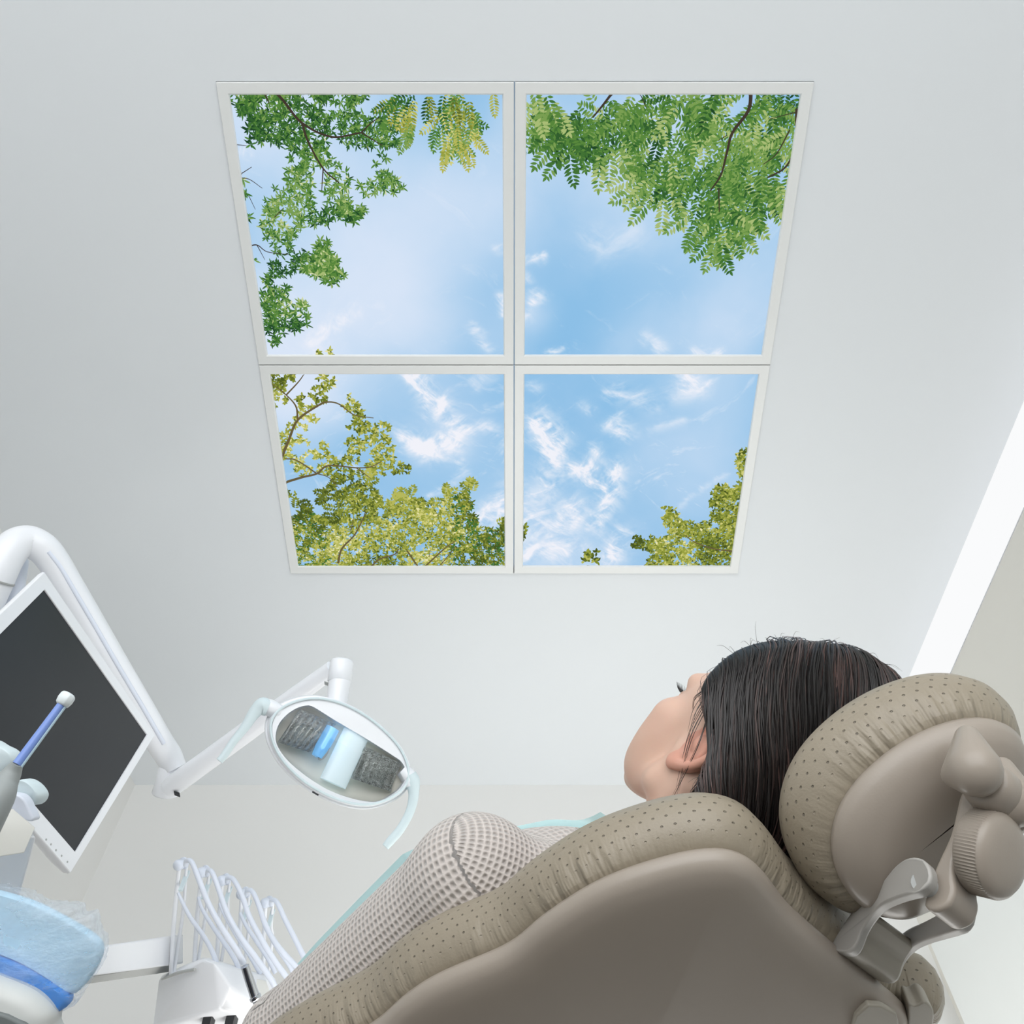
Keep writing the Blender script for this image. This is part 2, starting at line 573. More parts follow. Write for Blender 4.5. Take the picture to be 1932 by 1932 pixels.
class Field:
    def __init__(s, xs, ys, zs):
        s.ax = [np.asarray(a, np.float32) for a in (xs, ys, zs)]
        s.v = np.full([len(a) for a in s.ax], 0.5, np.float32)

    def _sl(s, lo, hi):
        sl = tuple(slice(max(0, np.searchsorted(a, l) - 1), np.searchsorted(a, h) + 1) for a, l, h in zip(s.ax, lo, hi))
        X = s.ax[0][sl[0]][:, None, None]; Y = s.ax[1][sl[1]][None, :, None]; Z = s.ax[2][sl[2]][None, None, :]
        return sl, X, Y, Z

    def _mix(s, sl, d, k, cut):
        a = s.v[sl]
        if cut:
            h = np.clip(0.5 - 0.5 * (a + d) / k, 0, 1)
            s.v[sl] = a * (1 - h) + (-d) * h + k * h * (1 - h)
        else:
            h = np.clip(0.5 + 0.5 * (a - d) / k, 0, 1)
            s.v[sl] = a * (1 - h) + d * h - k * h * (1 - h)

    def cone(s, a, b, r1, r2=None, k=0.01, cut=False, grow=0.0):
        r2 = r1 if r2 is None else r2
        r1 += grow; r2 += grow
        a = np.asarray(a, float); b = np.asarray(b, float)
        m = max(r1, r2) + 3 * k + 0.012
        sl, X, Y, Z = s._sl(np.minimum(a, b) - m, np.maximum(a, b) + m)
        ba = b - a; L = max(float(ba @ ba), 1e-9)
        h = np.clip(((X - a[0]) * ba[0] + (Y - a[1]) * ba[1] + (Z - a[2]) * ba[2]) / L, 0, 1)
        d = np.sqrt((X - a[0] - h * ba[0]) ** 2 + (Y - a[1] - h * ba[1]) ** 2 + (Z - a[2] - h * ba[2]) ** 2) - (r1 + (r2 - r1) * h)
        s._mix(sl, d.astype(np.float32), k, cut)

    def ell(s, c, r, rot=None, k=0.01, cut=False, grow=0.0):
        c = np.asarray(c, float); r = np.asarray(r, float) + grow
        m = max(r) + 3 * k + 0.012
        sl, X, Y, Z = s._sl(c - m, c + m)
        x, y, z = X - c[0], Y - c[1], Z - c[2]
        if rot is not None:
            A = np.asarray(rot, float)          # rows: local axes
            x, y, z = (A[i][0] * x + A[i][1] * y + A[i][2] * z for i in range(3))
        k0 = np.sqrt((x / r[0]) ** 2 + (y / r[1]) ** 2 + (z / r[2]) ** 2)
        k1 = np.sqrt((x / r[0] ** 2) ** 2 + (y / r[1] ** 2) ** 2 + (z / r[2] ** 2) ** 2) + 1e-9
        s._mix(sl, (k0 * (k0 - 1) / k1).astype(np.float32), k, cut)

    def fullmax(s, d):
        s.v = np.maximum(s.v, d.astype(np.float32))

    def grid(s):
        return s.ax[0][:, None, None], s.ax[1][None, :, None], s.ax[2][None, None, :]

    def mesh(s):
        v = s.v
        ins = v < 0
        nx, ny, nz = v.shape
        cnt = np.zeros((nx - 1, ny - 1, nz - 1), np.int8)
        for i in (0, 1):
            for j in (0, 1):
                for k in (0, 1):
                    cnt += ins[i:nx - 1 + i, j:ny - 1 + j, k:nz - 1 + k]
        act = (cnt > 0) & (cnt < 8)
        I, J, K = np.nonzero(act)
        idx = -np.ones(act.shape, np.int64)
        idx[I, J, K] = np.arange(len(I))
        acc = np.zeros((len(I), 3)); num = np.zeros(len(I))
        cs = [(0, 0, 0), (1, 0, 0), (0, 1, 0), (1, 1, 0), (0, 0, 1), (1, 0, 1), (0, 1, 1), (1, 1, 1)]
        for a in cs:
            for d in range(3):
                if a[d]:
                    continue
                b = list(a); b[d] = 1
                va = v[I + a[0], J + a[1], K + a[2]]; vb = v[I + b[0], J + b[1], K + b[2]]
                cr = (va < 0) != (vb < 0)
                t = np.where(cr, va / np.where(cr, va - vb, 1), 0)
                p = np.tile(np.array(a, float), (len(I), 1)); p[:, d] += t
                acc[cr] += p[cr]; num[cr] += 1
        p = acc / num[:, None] + np.stack([I, J, K], 1)
        V = np.stack([np.interp(p[:, i], np.arange(len(s.ax[i])), s.ax[i]) for i in range(3)], 1)
        Fs = []
        for d in range(3):
            o1, o2 = (d + 1) % 3, (d + 2) % 3
            sa = [slice(None)] * 3; sb = [slice(None)] * 3
            sa[d] = slice(0, -1); sb[d] = slice(1, None)
            A, Bv = ins[tuple(sa)], ins[tuple(sb)]
            E = np.argwhere(A != Bv)
            ok = (E[:, o1] > 0) & (E[:, o2] > 0) & (E[:, o1] < v.shape[o1] - 1) & (E[:, o2] < v.shape[o2] - 1)
            E = E[ok]
            flip = A[tuple(E.T)]
            q = []
            for u, w in ((-1, -1), (0, -1), (0, 0), (-1, 0)):
                C = E.copy(); C[:, o1] += u; C[:, o2] += w
                q.append(idx[tuple(C.T)])
            Q = np.stack(q, 1)
            Q[~flip] = Q[~flip][:, ::-1]
            Fs.append(Q)
        Fq = np.vstack(Fs)
        Fq = Fq[(Fq >= 0).all(1)]
        return V, Fq

    def sample(s, P):
        """trilinear value at points"""
        f = [np.clip(np.interp(P[:, i], s.ax[i], np.arange(len(s.ax[i]))), 0, len(s.ax[i]) - 1.001) for i in range(3)]
        i0 = [a.astype(int) for a in f]; t = [a - b for a, b in zip(f, i0)]
        r = 0
        for a in (0, 1):
            for b in (0, 1):
                for c in (0, 1):
                    w = (t[0] if a else 1 - t[0]) * (t[1] if b else 1 - t[1]) * (t[2] if c else 1 - t[2])
                    r = r + w * s.v[i0[0] + a, i0[1] + b, i0[2] + c]
        return r

    def grad(s, P, e=0.003):
        g = np.stack([s.sample(P + np.eye(3)[i] * e) - s.sample(P - np.eye(3)[i] * e) for i in range(3)], 1)
        return g / (np.linalg.norm(g, axis=1)[:, None] + 1e-9)



# ------------------------------------------------------------------ the room
def slab(name, pts, thick, mat):
    """a wall, floor or ceiling: polygon pushed back along a vector"""
    b = MB().prism(pts, thick)
    o = b.build(name, mat, smooth=False)
    o['kind'] = 'structure'
    return o


Z0, Z1 = 0.0, CEIL
YB, YF = 2.22, -1.9
def xl(y): return -1.184 - 0.157 * (YB - y)
def xr(y): return 1.094 + 0.0936 * (YB - y)

slab('floor', [(xl(YF), YF, 0), (xr(YF), YF, 0), (xr(YB), YB, 0), (xl(YB), YB, 0)], (0, 0, -0.08), M['floor'])
slab('wall_back', [(xl(YB) - .1, YB, Z0), (xr(YB) + .1, YB, Z0), (xr(YB) + .1, YB, Z1), (xl(YB) - .1, YB, Z1)], (0, .1, 0), M['wall'])
slab('wall_left', [(xl(YF), YF, Z0), (xl(YB), YB, Z0), (xl(YB), YB, Z1), (xl(YF), YF, Z1)], (-.1, 0, 0), M['wall'])
# right wall with a long slot under the ceiling for the lit strip window
ZS = CEIL - 0.178
slab('wall_right', [(xr(YF), YF, Z0), (xr(YB), YB, Z0), (xr(YB), YB, ZS), (xr(YF), YF, ZS)], (.1, 0, 0), M['wall_warm'])
# ceiling, with a recess for the four panels
PX0, PX1 = hit(407, 153, (0, 0, CEIL), (0, 0, 1))[0], hit(1536, 154, (0, 0, CEIL), (0, 0, 1))[0]
PY0, PY1 = hit(966, 153.5, (0, 0, CEIL), (0, 0, 1))[1], hit(966, 1081, (0, 0, CEIL), (0, 0, 1))[1]
cx0, cx1 = xl(YF) - .2, xr(YF) + .2
b = MB()
xs = [cx0, PX0, PX1, cx1]; ys = [YF, PY0, PY1, YB + .1]
for i in range(3):
    for j in range(3):
        if i == 1 and j == 1:
            continue
        b.add([(xs[i], ys[j], CEIL), (xs[i + 1], ys[j], CEIL), (xs[i + 1], ys[j + 1], CEIL), (xs[i], ys[j + 1], CEIL)], [[3, 2, 1, 0]])
b.add([(cx0, YF, CEIL + .12), (cx1, YF, CEIL + .12), (cx1, YB + .1, CEIL + .12), (cx0, YB + .1, CEIL + .12)], [[0, 1, 2, 3]])
for (xa, ya, xb, yb) in ((PX0, PY0, PX1, PY0), (PX1, PY0, PX1, PY1), (PX1, PY1, PX0, PY1), (PX0, PY1, PX0, PY0)):
    b.add([(xa, ya, CEIL), (xb, yb, CEIL), (xb, yb, CEIL + .12), (xa, ya, CEIL + .12)], [[0, 1, 2, 3]])
o = b.build('ceiling', M['ceiling'], smooth=False, recalc=False); o['kind'] = 'structure'

# lit strip window high on the right wall
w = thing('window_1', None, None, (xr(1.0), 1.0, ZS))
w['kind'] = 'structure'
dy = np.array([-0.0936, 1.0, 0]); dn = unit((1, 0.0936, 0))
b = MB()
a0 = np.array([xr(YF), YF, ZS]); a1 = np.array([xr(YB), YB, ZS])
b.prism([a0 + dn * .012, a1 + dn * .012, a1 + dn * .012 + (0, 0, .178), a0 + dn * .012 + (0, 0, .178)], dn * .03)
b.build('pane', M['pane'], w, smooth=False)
b = MB()
b.prism([a0 + (0, 0, -.004), a1 + (0, 0, -.004), a1 + (0, 0, .0), a0 + (0, 0, .0)], dn * .012)
b.build('sill', M['white'], w, smooth=False)

# tall white cupboard fronts on the right wall
def rw(px, py, off=0.0):
    return hit(px, py, np.array([xr(1.0), 1.0, 0]) - dn * off, dn)

# ------------------------------------------------------------------ the backlit sky picture
GX = PX1 - PX0
def pxy(px, py):
    return hit(px, py, (0, 0, CEIL), (0, 0, 1))[:2]

NMAP = 1400
def vnoise(n, cells, seed, ax=1.0, ay=1.0):
    r = np.random.default_rng(seed)
    cxn, cyn = int(cells * ax) + 3, int(cells * ay) + 3
    g = r.random((cyn, cxn))
    def smp(u, v):
        x = u * cells * ax; y = v * cells * ay
        i = np.floor(x).astype(int) % cxn; j = np.floor(y).astype(int) % cyn
        fx = x - np.floor(x); fy = y - np.floor(y)
        fx = fx * fx * (3 - 2 * fx); fy = fy * fy * (3 - 2 * fy)
        i2 = (i + 1) % cxn; j2 = (j + 1) % cyn
        return (g[j, i] * (1 - fx) + g[j, i2] * fx) * (1 - fy) + (g[j2, i] * (1 - fx) + g[j2, i2] * fx) * fy
    return smp

def fbm(u, v, cells, seed, octs=5, gain=.55, ax=1.0, ay=1.0):
    r, a, tot = 0, 1, 0
    for k in range(octs):
        r = r + a * vnoise(0, cells * 2 ** k, seed + k, ax, ay)(u, v)
        tot += a; a *= gain
    return r / tot

HAZE = [(600, 620, 150, 1.8), (740, 570, 110, 1.3), (530, 220, 170, 1.2), (870, 380, 130, .8), (700, 450, 120, .8), (1010, 250, 90, .4),
        (1250, 420, 130, .45), (1420, 560, 120, .55), (1160, 340, 90, .35), (1340, 655, 90, .7), (1000, 590, 45, .45), (1280, 210, 120, .6),
        (480, 640, 90, .6), (560, 740, 80, 1.5), (840, 830, 90, .35), (900, 950, 90, .3), (1300, 880, 130, .5), (1050, 1030, 120, .5), (560, 1000, 90, .3),
        (1370, 760, 80, .35), (950, 640, 60, .25), (830, 660, 70, .25), (1200, 640, 80, .35), (1480, 400, 80, .5)]
WISP = [([(792, 722), (815, 760), (850, 790), (872, 815), (858, 838), (805, 852), (768, 832)], 22, 1.15), ([(872, 868), (880, 892), (838, 925), (805, 940)], 9, .55),
        ([(925, 975), (950, 960), (966, 940)], 22, 1.1), ([(905, 805), (940, 812), (955, 835)], 12, .7), ([(920, 772), (955, 762)], 6, .6), ([(900, 725), (935, 705)], 10, .5),
        ([(1025, 800), (1055, 838), (1047, 880), (1030, 920), (990, 950)], 24, 1.05), ([(1090, 885), (1140, 900), (1165, 890), (1150, 950), (1135, 985)], 22, 1.0),
        ([(1128, 855), (1140, 880)], 14, .8), ([(980, 930), (1010, 960), (1000, 1000), (1065, 1000), (1090, 965)], 30, .9), ([(990, 1050), (1060, 1030), (1100, 1050)], 30, .8),
        ([(1180, 1010), (1165, 1050), (1140, 1070)], 22, 1.0), ([(1160, 745), (1235, 768)], 16, .65), ([(1150, 808), (1195, 822), (1170, 800)], 14, .75), ([(1100, 765), (1120, 775)], 8, .6),
        ([(1300, 705), (1320, 735), (1280, 745)], 18, .9), ([(1240, 815), (1285, 800)], 9, .4), ([(1280, 960), (1360, 900)], 5, .35), ([(985, 490), (1020, 482)], 8, 1.0),
        ([(985, 510), (1000, 525)], 8, .6), ([(988, 595), (1008, 560), (1018, 555)], 13, .9), ([(1030, 665), (1065, 655)], 5, .8), ([(1120, 440), (1140, 475), (1190, 450)], 24, .35),
        ([(585, 650), (625, 625), (670, 590)], 14, .8), ([(890, 620), (908, 640), (920, 660)], 10, .7), ([(935, 465), (960, 470)], 8, .7), ([(945, 560), (955, 590)], 10, .7),
        ([(1220, 640), (1250, 660)], 14, .7), ([(1310, 665), (1350, 672)], 12, .9), ([(440, 280), (470, 285)], 8, .9), ([(1000, 720), (1020, 730)], 9, .4), ([(1020, 775), (1050, 790)], 10, .45)]
hz = [(*pxy(x, y), r / 900.0 * (1.0 if y < 690 else 1.18), a) for x, y, r, a in HAZE]
ws = [([pxy(*q) for q in pts], r / 900.0 * (1.0 if pts[0][1] < 690 else 1.18), a) for pts, r, a in WISP]


def sky(x, y):
    u = (x - PX0) / GX; v = (y - PY0) / GX
    w1 = fbm(u, v, 4, 3, 4) - .5; w2 = fbm(u, v, 4, 23, 4) - .5
    uu, vv = u + .10 * w1, v + .10 * w2
    n1 = fbm(uu, vv, 5, 41, 5)
    # stringy noise along two directions
    ca, sa = math.cos(.6), math.sin(.6)
    w3 = fbm(u, v, 11, 131, 3) - .5
    f1 = fbm(uu * ca + vv * sa + 3 + .02 * w3, -uu * sa + vv * ca + 3 + .03 * w3, 9, 61, 6, .74, 1.0, 4.2)
    f2 = fbm(uu * ca - vv * sa + 3 + .02 * w3, uu * sa + vv * ca + 3 - .03 * w3, 9, 81, 6, .74, 1.0, 3.8)
    st = np.maximum(f1, f2)
    hzv = np.zeros_like(x)
    xx, yy = x + .07 * w1, y + .07 * w2
    for cx, cy, r, a in hz:
        hzv += a * np.exp(-((xx - cx) ** 2 + (yy - cy) ** 2) / (r * r))
    hzv = 1 - np.exp(-hzv * (0.7 + 1.2 * n1))
    wv = np.zeros_like(x)
    x2 = x + .035 * (f1 - .5) + .03 * w2; y2 = y + .035 * (f2 - .5) + .03 * w1
    for pts, r, a in ws:
        P = np.array(pts)
        dmin = np.full_like(x, 9.0)
        for p, q in zip(P[:-1], P[1:]):
            d = q - p; L = d @ d + 1e-9
            h = np.clip(((x2 - p[0]) * d[0] + (y2 - p[1]) * d[1]) / L, 0, 1)
            dmin = np.minimum(dmin, (x2 - p[0] - h * d[0]) ** 2 + (y2 - p[1] - h * d[1]) ** 2)
        wv = np.maximum(wv, a * np.exp(-dmin / (1.5 * r * r)))
    fib = np.clip((st - .47) * 5.2, 0, 1.3)
    bil = np.clip((fbm(uu + .03 * w3, vv, 34, 151, 4, .65) - .36) * 3.2, 0, 1)
    wv = np.clip(wv * (0.06 + .62 * fib + .55 * bil), 0, .97)
    lowp = np.clip((v - .45) * 3, 0, 1)
    wv = np.maximum(wv, np.clip((st - .66) * 2.2, 0, .35) * (0.5 + lowp))
    deep = np.array([138, 190, 230.]); mid = np.array([178, 208, 238.]); haze = np.array([220, 231, 248.]); white = np.array([243, 243, 250.])
    t0 = np.clip((n1 - .35) * 1.6, 0, 1)[..., None]
    c = deep * (1 - .55 * t0) + mid * .55 * t0
    c = c * (1 - hzv[..., None]) + haze * hzv[..., None]
    c = c * (1 - wv[..., None]) + white * wv[..., None]
    return lin(np.clip(c, 0, 255))


# printed foliage -------------------------------------------------
def inpoly(x, y, poly):
    r = False
    n = len(poly)
    for i in range(n):
        x1, y1 = poly[i]; x2, y2 = poly[(i + 1) % n]
        if (y1 > y) != (y2 > y) and x < (x2 - x1) * (y - y1) / (y2 - y1) + x1:
            r = not r
    return r


GREENS = [lin(c) for c in ((34, 72, 40), (50, 94, 46), (66, 114, 52), (88, 134, 60), (122, 158, 82), (168, 188, 118), (212, 220, 172))]
YELLS = [lin(c) for c in ((74, 88, 34), (98, 112, 42), (126, 138, 52), (152, 160, 66), (182, 184, 92), (208, 206, 124), (232, 228, 172))]
BRANCH = lin((66, 56, 48)); BRANCH2 = lin((104, 92, 62))
LEAF = {0: [], 1: [], 2: [], 3: []}          # panel -> list of (polygon pts in plane, colour)
SEL = vnoise(0, 26, 901)
SEL2 = vnoise(0, 13, 917)


def nz(p, f=SEL):
    return float(f(np.array((p[0] - PX0) / GX), np.array((p[1] - PY0) / GX)))


def pick(pal, p, jit=1.75, bias=0.0):
    t = (nz(p) * .45 + nz(p, SEL2) * .55 - .5) * 5.5 + 2.45 + bias + random.gauss(0, jit)
    return pal[int(min(max(round(t), 0), len(pal) - 1))]


def leaf(pan, p, ang, L, Wd, col):
    ca, sa = math.cos(ang), math.sin(ang)
    pts = []
    for a, w_ in ((0, 0), (.22, .38), (.5, .5), (.8, .28), (1, 0), (.8, -.28), (.5, -.5), (.22, -.38)):
        x, y = a * L, w_ * Wd
        pts.append((p[0] + x * ca - y * sa, p[1] + x * sa + y * ca))
    LEAF[pan].append((pts, col))


def rosette(pan, p, L, Wd, n, pal, spread=2 * PI, a0=None, bias=0.0):
    a0 = random.uniform(0, 2 * PI) if a0 is None else a0
    for i in range(n):
        a = a0 + spread * (i / n - .5) + random.gauss(0, .38)
        leaf(pan, p, a, L * random.uniform(.5, 1.35), Wd * random.uniform(.8, 1.2), pick(pal, p, 1.2, bias))


def frond(pan, p, ang, L, pal, n=8, ll=.017, lw=.0058, bend=0.0, bias=0.0):
    q = np.array(p, float)
    base = pick(range(len(pal)), p, .8, bias)
    for i in range(n):
        a = ang + bend * i / n
        q = q + np.array((math.cos(a), math.sin(a))) * L / n
        s_ = math.sin(PI * (i + 1.2) / (n + 1.2)) * .55 + .5
        for sg in (-1, 1):
            ci = min(max(base + random.choice((-1, 0, 0, 1)), 0), len(pal) - 1)
            leaf(pan, q, a + sg * random.uniform(.95, 1.2), ll * s_, lw * (s_ * .5 + .5), pal[ci])
    leaf(pan, q, ang + bend, ll * .8, lw, pal[base])


def scatter(poly, n, thr=None, seed=0, edge=None):
    out = []
    xs_ = [q[0] for q in poly]; ys_ = [q[1] for q in poly]
    tries = 0
    while len(out) < n and tries < n * 60:
        tries += 1
        x, y = random.uniform(min(xs_), max(xs_)), random.uniform(min(ys_), max(ys_))
        if not inpoly(x, y, poly):
            continue
        p = pxy(x, y)
        if thr is not None and nz((p[0] + seed, p[1])) < thr:
            continue
        out.append((x, y, p))
    return out


LATE = []


def strip(*a):
    LATE.append(a)


def strip_now(pan, pts, w0, w1, col):
    P = smoothpath([pxy(*q) for q in pts], 6)
    T = np.gradient(P, axis=0); T /= np.linalg.norm(T, axis=1)[:, None] + 1e-9
    N = np.stack([-T[:, 1], T[:, 0]], 1)
    Wd = np.linspace(w0, w1, len(P))[:, None] / 2
    A, Bq = P + N * Wd, P - N * Wd
    for i in range(len(P) - 1):
        LEAF[pan].append(([A[i], A[i + 1], Bq[i + 1], Bq[i]], col))


# panel numbering: 0 top left, 1 top right, 2 bottom left, 3 bottom right
TLA = [(440, 170), (470, 175), (520, 168), (560, 168), (585, 200), (580, 168), (700, 168), (722, 185), (672, 190), (668, 205), (700, 222), (745, 222), (757, 245), (722, 262), (760, 262), (785, 278), (781, 300),
       (770, 320), (748, 300), (722, 305), (705, 325), (735, 325), (766, 352), (755, 366), (722, 358), (696, 372), (662, 345), (655, 370), (694, 395), (692, 412), (668, 410), (648, 398), (655, 418), (600, 430), (572, 420), (562, 445), (566, 465),
       (592, 482), (600, 462), (622, 462), (640, 515), (612, 532), (590, 515), (555, 515), (535, 530), (508, 512), (492, 470), (470, 450), (456, 400), (462, 390), (490, 385), (500, 350), (515, 330), (485, 300), (478, 280), (456, 262), (455, 245), (480, 240), (470, 222), (442, 212)]
strip(0, [(512, 166), (535, 190), (570, 232), (625, 258), (682, 250)], .0065, .003, BRANCH)
strip(0, [(570, 232), (582, 268), (610, 318), (640, 345)], .005, .0025, BRANCH)
strip(0, [(682, 250), (722, 275)], .003, .0015, BRANCH); strip(0, [(682, 250), (700, 232), (715, 222)], .003, .0015, BRANCH)
strip(0, [(495, 166), (508, 195)], .004, .002, BRANCH); strip(0, [(610, 318), (607, 360)], .003, .0015, BRANCH)
strip(0, [(447, 333), (475, 315)], .002, .0012, BRANCH); strip(0, [(447, 335), (470, 338), (495, 355)], .002, .0012, BRANCH)
strip(0, [(466, 466), (485, 462), (505, 475), (545, 480)], .003, .0012, BRANCH); strip(0, [(485, 462), (500, 490)], .002, .001, BRANCH)
strip(0, [(470, 370), (482, 395)], .0015, .001, BRANCH); strip(0, [(440, 272), (466, 275)], .0018, .001, BRANCH)
strip(0, [(518, 410), (535, 392)], .002, .001, BRANCH)
for x, y, p in scatter(TLA, 430, .34, 0):
    rosette(0, p, .0125, .0034, random.choice((6, 7, 8)), GREENS)
for x, y, p in scatter(TLA, 300, .45, 0):
    rosette(0, p, .0120, .0033, 7, GREENS[:5])
for cx, cy, r in ((525, 555, 22), (560, 595, 28), (515, 590, 24), (520, 630, 22), (497, 580, 14), (595, 505, 20), (625, 520, 18), (605, 470, 18), (610, 480, 14), (430, 180, 9), (432, 200, 7), (650, 518, 5), (645, 398, 20), (665, 405, 20), (480, 240, 16), (470, 200, 14), (475, 265, 8), (460, 360, 9), (476, 490, 8), (455, 345, 8), (505, 530, 12), (500, 555, 8), (630, 500, 12)):
    for k in range(max(2, int(r * r / 24))):
        a = random.uniform(0, 2 * PI); q = r * math.sqrt(random.random())
        rosette(0, pxy(cx + q * math.cos(a), cy + q * math.sin(a)), .0130, .0040, 7, GREENS, bias=-.2)
for cx, cy in ((600, 665), (622, 662), (625, 671), (502, 672)):
    rosette(0, pxy(cx, cy), .012, .006, 8, YELLS)
TLB = [(738, 168), (890, 168), (898, 200), (900, 235), (880, 262), (858, 268), (838, 262), (800, 235), (780, 235), (752, 205)]
DOWN = PI / 2
for x, y, p in scatter(TLB, 62):
    frond(0, p, random.gauss(PI / 2 + (.5 if x < 800 else -.1), .5), .05, YELLS[1:6] if random.random() < .4 else GREENS[:5], 8, .0115, .0042, random.gauss(0, .4))
for x, y, a in ((842, 275, 1.75), (870, 275, 1.3), (876, 268, 1.2), (845, 262, 1.8), (930, 168, 1.5), (780, 232, 1.9), (890, 250, .9), (955, 166, 1.2), (862, 240, 1.5), (770, 245, 2.0)):
    frond(0, pxy(x, y), a, .047, YELLS[1:5] if x > 840 else GREENS[1:5], 9, .0115, .0042)
# top right
TRA = [(990, 168), (1030, 168), (1045, 195), (1065, 215), (1100, 200), (1130, 168), (1516, 168), (1506, 250), (1494, 330), (1480, 375), (1440, 380), (1420, 400), (1400, 440), (1355, 430), (1325, 400), (1300, 360), (1250, 350), (1215, 330), (1190, 290), (1140, 270), (1095, 285), (1050, 260), (1020, 215), (990, 195)]
HOLES = [(1290, 225, 22), (1290, 280, 20), (1385, 200, 22), (1405, 268, 20), (1480, 300, 9), (1085, 185, 22), (1375, 360, 14), (1262, 262, 10), (1450, 190, 10), (1470, 305, 14), (1130, 175, 10)]
for pts, w0, w1 in (([(1417, 166), (1412, 208), (1382, 250), (1372, 285), (1360, 330), (1340, 360)], .008, .003), ([(1162, 166), (1140, 195), (1118, 222)], .006, .003), ([(1503, 205), (1500, 275), (1482, 315), (1448, 335)], .006, .003), ([(1490, 245), (1465, 290), (1440, 310)], .003, .0015), ([(1356, 355), (1357, 400)], .003, .002), ([(1372, 255), (1355, 265)], .002, .001), ([(1205, 170), (1220, 205)], .002, .001), ([(1500, 212), (1450, 225)], .002, .001)):
    strip(1, pts, w0, w1, BRANCH)
for x, y, p in scatter(TRA, 360):
    if any((x - a) ** 2 + (y - c) ** 2 < r * r for a, c, r in HOLES):
        continue
    dark = random.random() < .72
    frond(1, p, random.gauss(PI / 2 + (.35 if x < 1300 else -.1), .75), random.uniform(.05, .075), GREENS[:5] if dark else GREENS[1:6], 8, .0165, .0054, random.gauss(0, .5))
for x, y, a in ((1055, 240, 2.9), (1060, 245, 2.6), (1050, 262, 2.3), (1065, 275, 2.0), (1075, 280, 1.5), (1150, 275, 1.5), (1135, 290, 1.7), (1165, 275, 1.2), (1210, 330, 2.8), (1215, 350, 2.6), (1230, 365, 2.0), (1250, 370, 1.4), (1270, 370, 1.1), (1225, 340, 2.4), (1310, 395, 2.4),
                (1340, 420, 2.3), (1345, 435, 2.0), (1355, 430, 1.7), (1365, 435, 1.45), (1375, 425, 1.2), (1385, 410, .5), (1400, 408, .6), (1370, 440, 1.55), (1390, 425, 1.0), (1430, 370, 1.4), (1460, 360, 1.5), (1470, 345, 1.2), (1000, 190, 1.8), (1012, 185, 1.3), (1325, 410, 2.1), (1100, 215, 2.6), (1040, 190, 1.0), (1030, 175, 1.2), (1355, 450, 1.9), (1362, 455, 1.4)):
    frond(1, pxy(x, y), a, .07, GREENS[1:6], 9, .0185, .0064, random.gauss(0, .25))
# bottom left
BLA = [(503, 700), (630, 700), (632, 722), (612, 745), (640, 748), (692, 742), (745, 778), (746, 800), (728, 825), (745, 835), (742, 860), (775, 882), (768, 896), (735, 890), (712, 905), (690, 925), (660, 905), (640, 915), (612, 935), (580, 935), (545, 938), (530, 880), (520, 800)]
BHOLE = [(625, 820, 22), (590, 830, 10), (575, 730, 16), (650, 790, 16), (600, 870, 8), (690, 860, 12), (605, 780, 14), (570, 850, 9)]
for pts, w0, w1 in (([(527, 874), (545, 830), (562, 792), (600, 765), (618, 758), (640, 762), (668, 782), (705, 788)], .007, .002), ([(562, 792), (558, 765), (535, 740), (510, 722)], .005, .002), ([(540, 745), (565, 718), (578, 698)], .004, .0015),
                    ([(530, 912), (570, 900), (598, 893), (620, 878), (672, 882), (700, 880), (720, 870)], .007, .002), ([(598, 893), (560, 868), (538, 865)], .004, .003), ([(672, 882), (700, 902)], .003, .0015), ([(598, 893), (620, 900), (640, 920)], .003, .0015)):
    strip(2, pts, w0, w1, BRANCH2)
for x, y, p in scatter(BLA, 520, .36, 0.3):
    if any((x - a) ** 2 + (y - c) ** 2 < r * r for a, c, r in BHOLE):
        continue
    rosette(2, p, .0090, .0048, random.choice((5, 6)), YELLS, bias=.2)
BLD = [(543, 985), (575, 958), (600, 975), (618, 1000), (640, 962), (620, 930), (650, 920), (690, 905), (715, 930), (745, 955), (765, 938), (810, 940), (830, 958), (842, 935), (865, 935), (885, 920), (893, 965), (905, 990), (930, 1000), (956, 975), (956, 1078), (553, 1078)]
for x, y, p in scatter(BLD, 1900):
    rosette(2, p, .0108, .0046, random.choice((4, 5)), YELLS if 620 < x < 850 or random.random() < .5 else [YELLS[0], GREENS[1], YELLS[1], GREENS[2], YELLS[2], YELLS[3], YELLS[4]], bias=-.2 if y > 1040 else .1)
for x, y, a in ((560, 955, -.6), (595, 975, .3), (690, 908, -1.2), (885, 922, -1.4), (840, 940, -2.0), (735, 945, -.8), (620, 930, 2.9), (640, 965, 2.8), (770, 940, -2.2), (940, 985, -.5)):
    for k in range(4):
        frond(2, pxy(x + random.gauss(0, 5), y + random.gauss(0, 5)), a + random.gauss(0, .5), .03, YELLS[:5], 5, .014, .006)
for pts, w0, w1 in (([(638, 1062), (645, 1035), (668, 1010), (682, 985), (690, 965)], .006, .002), ([(662, 1000), (668, 975)], .003, .001), ([(698, 1072), (715, 1055), (745, 1045), (752, 1035)], .005, .003), ([(792, 1074), (768, 1038)], .005, .004), ([(796, 1074), (838, 1035), (860, 1020)], .005, .002), ([(826, 1072), (860, 1030)], .003, .002), ([(810, 1050), (812, 1035)], .002, .001)):
    strip(2, pts, w0, w1, BRANCH2)
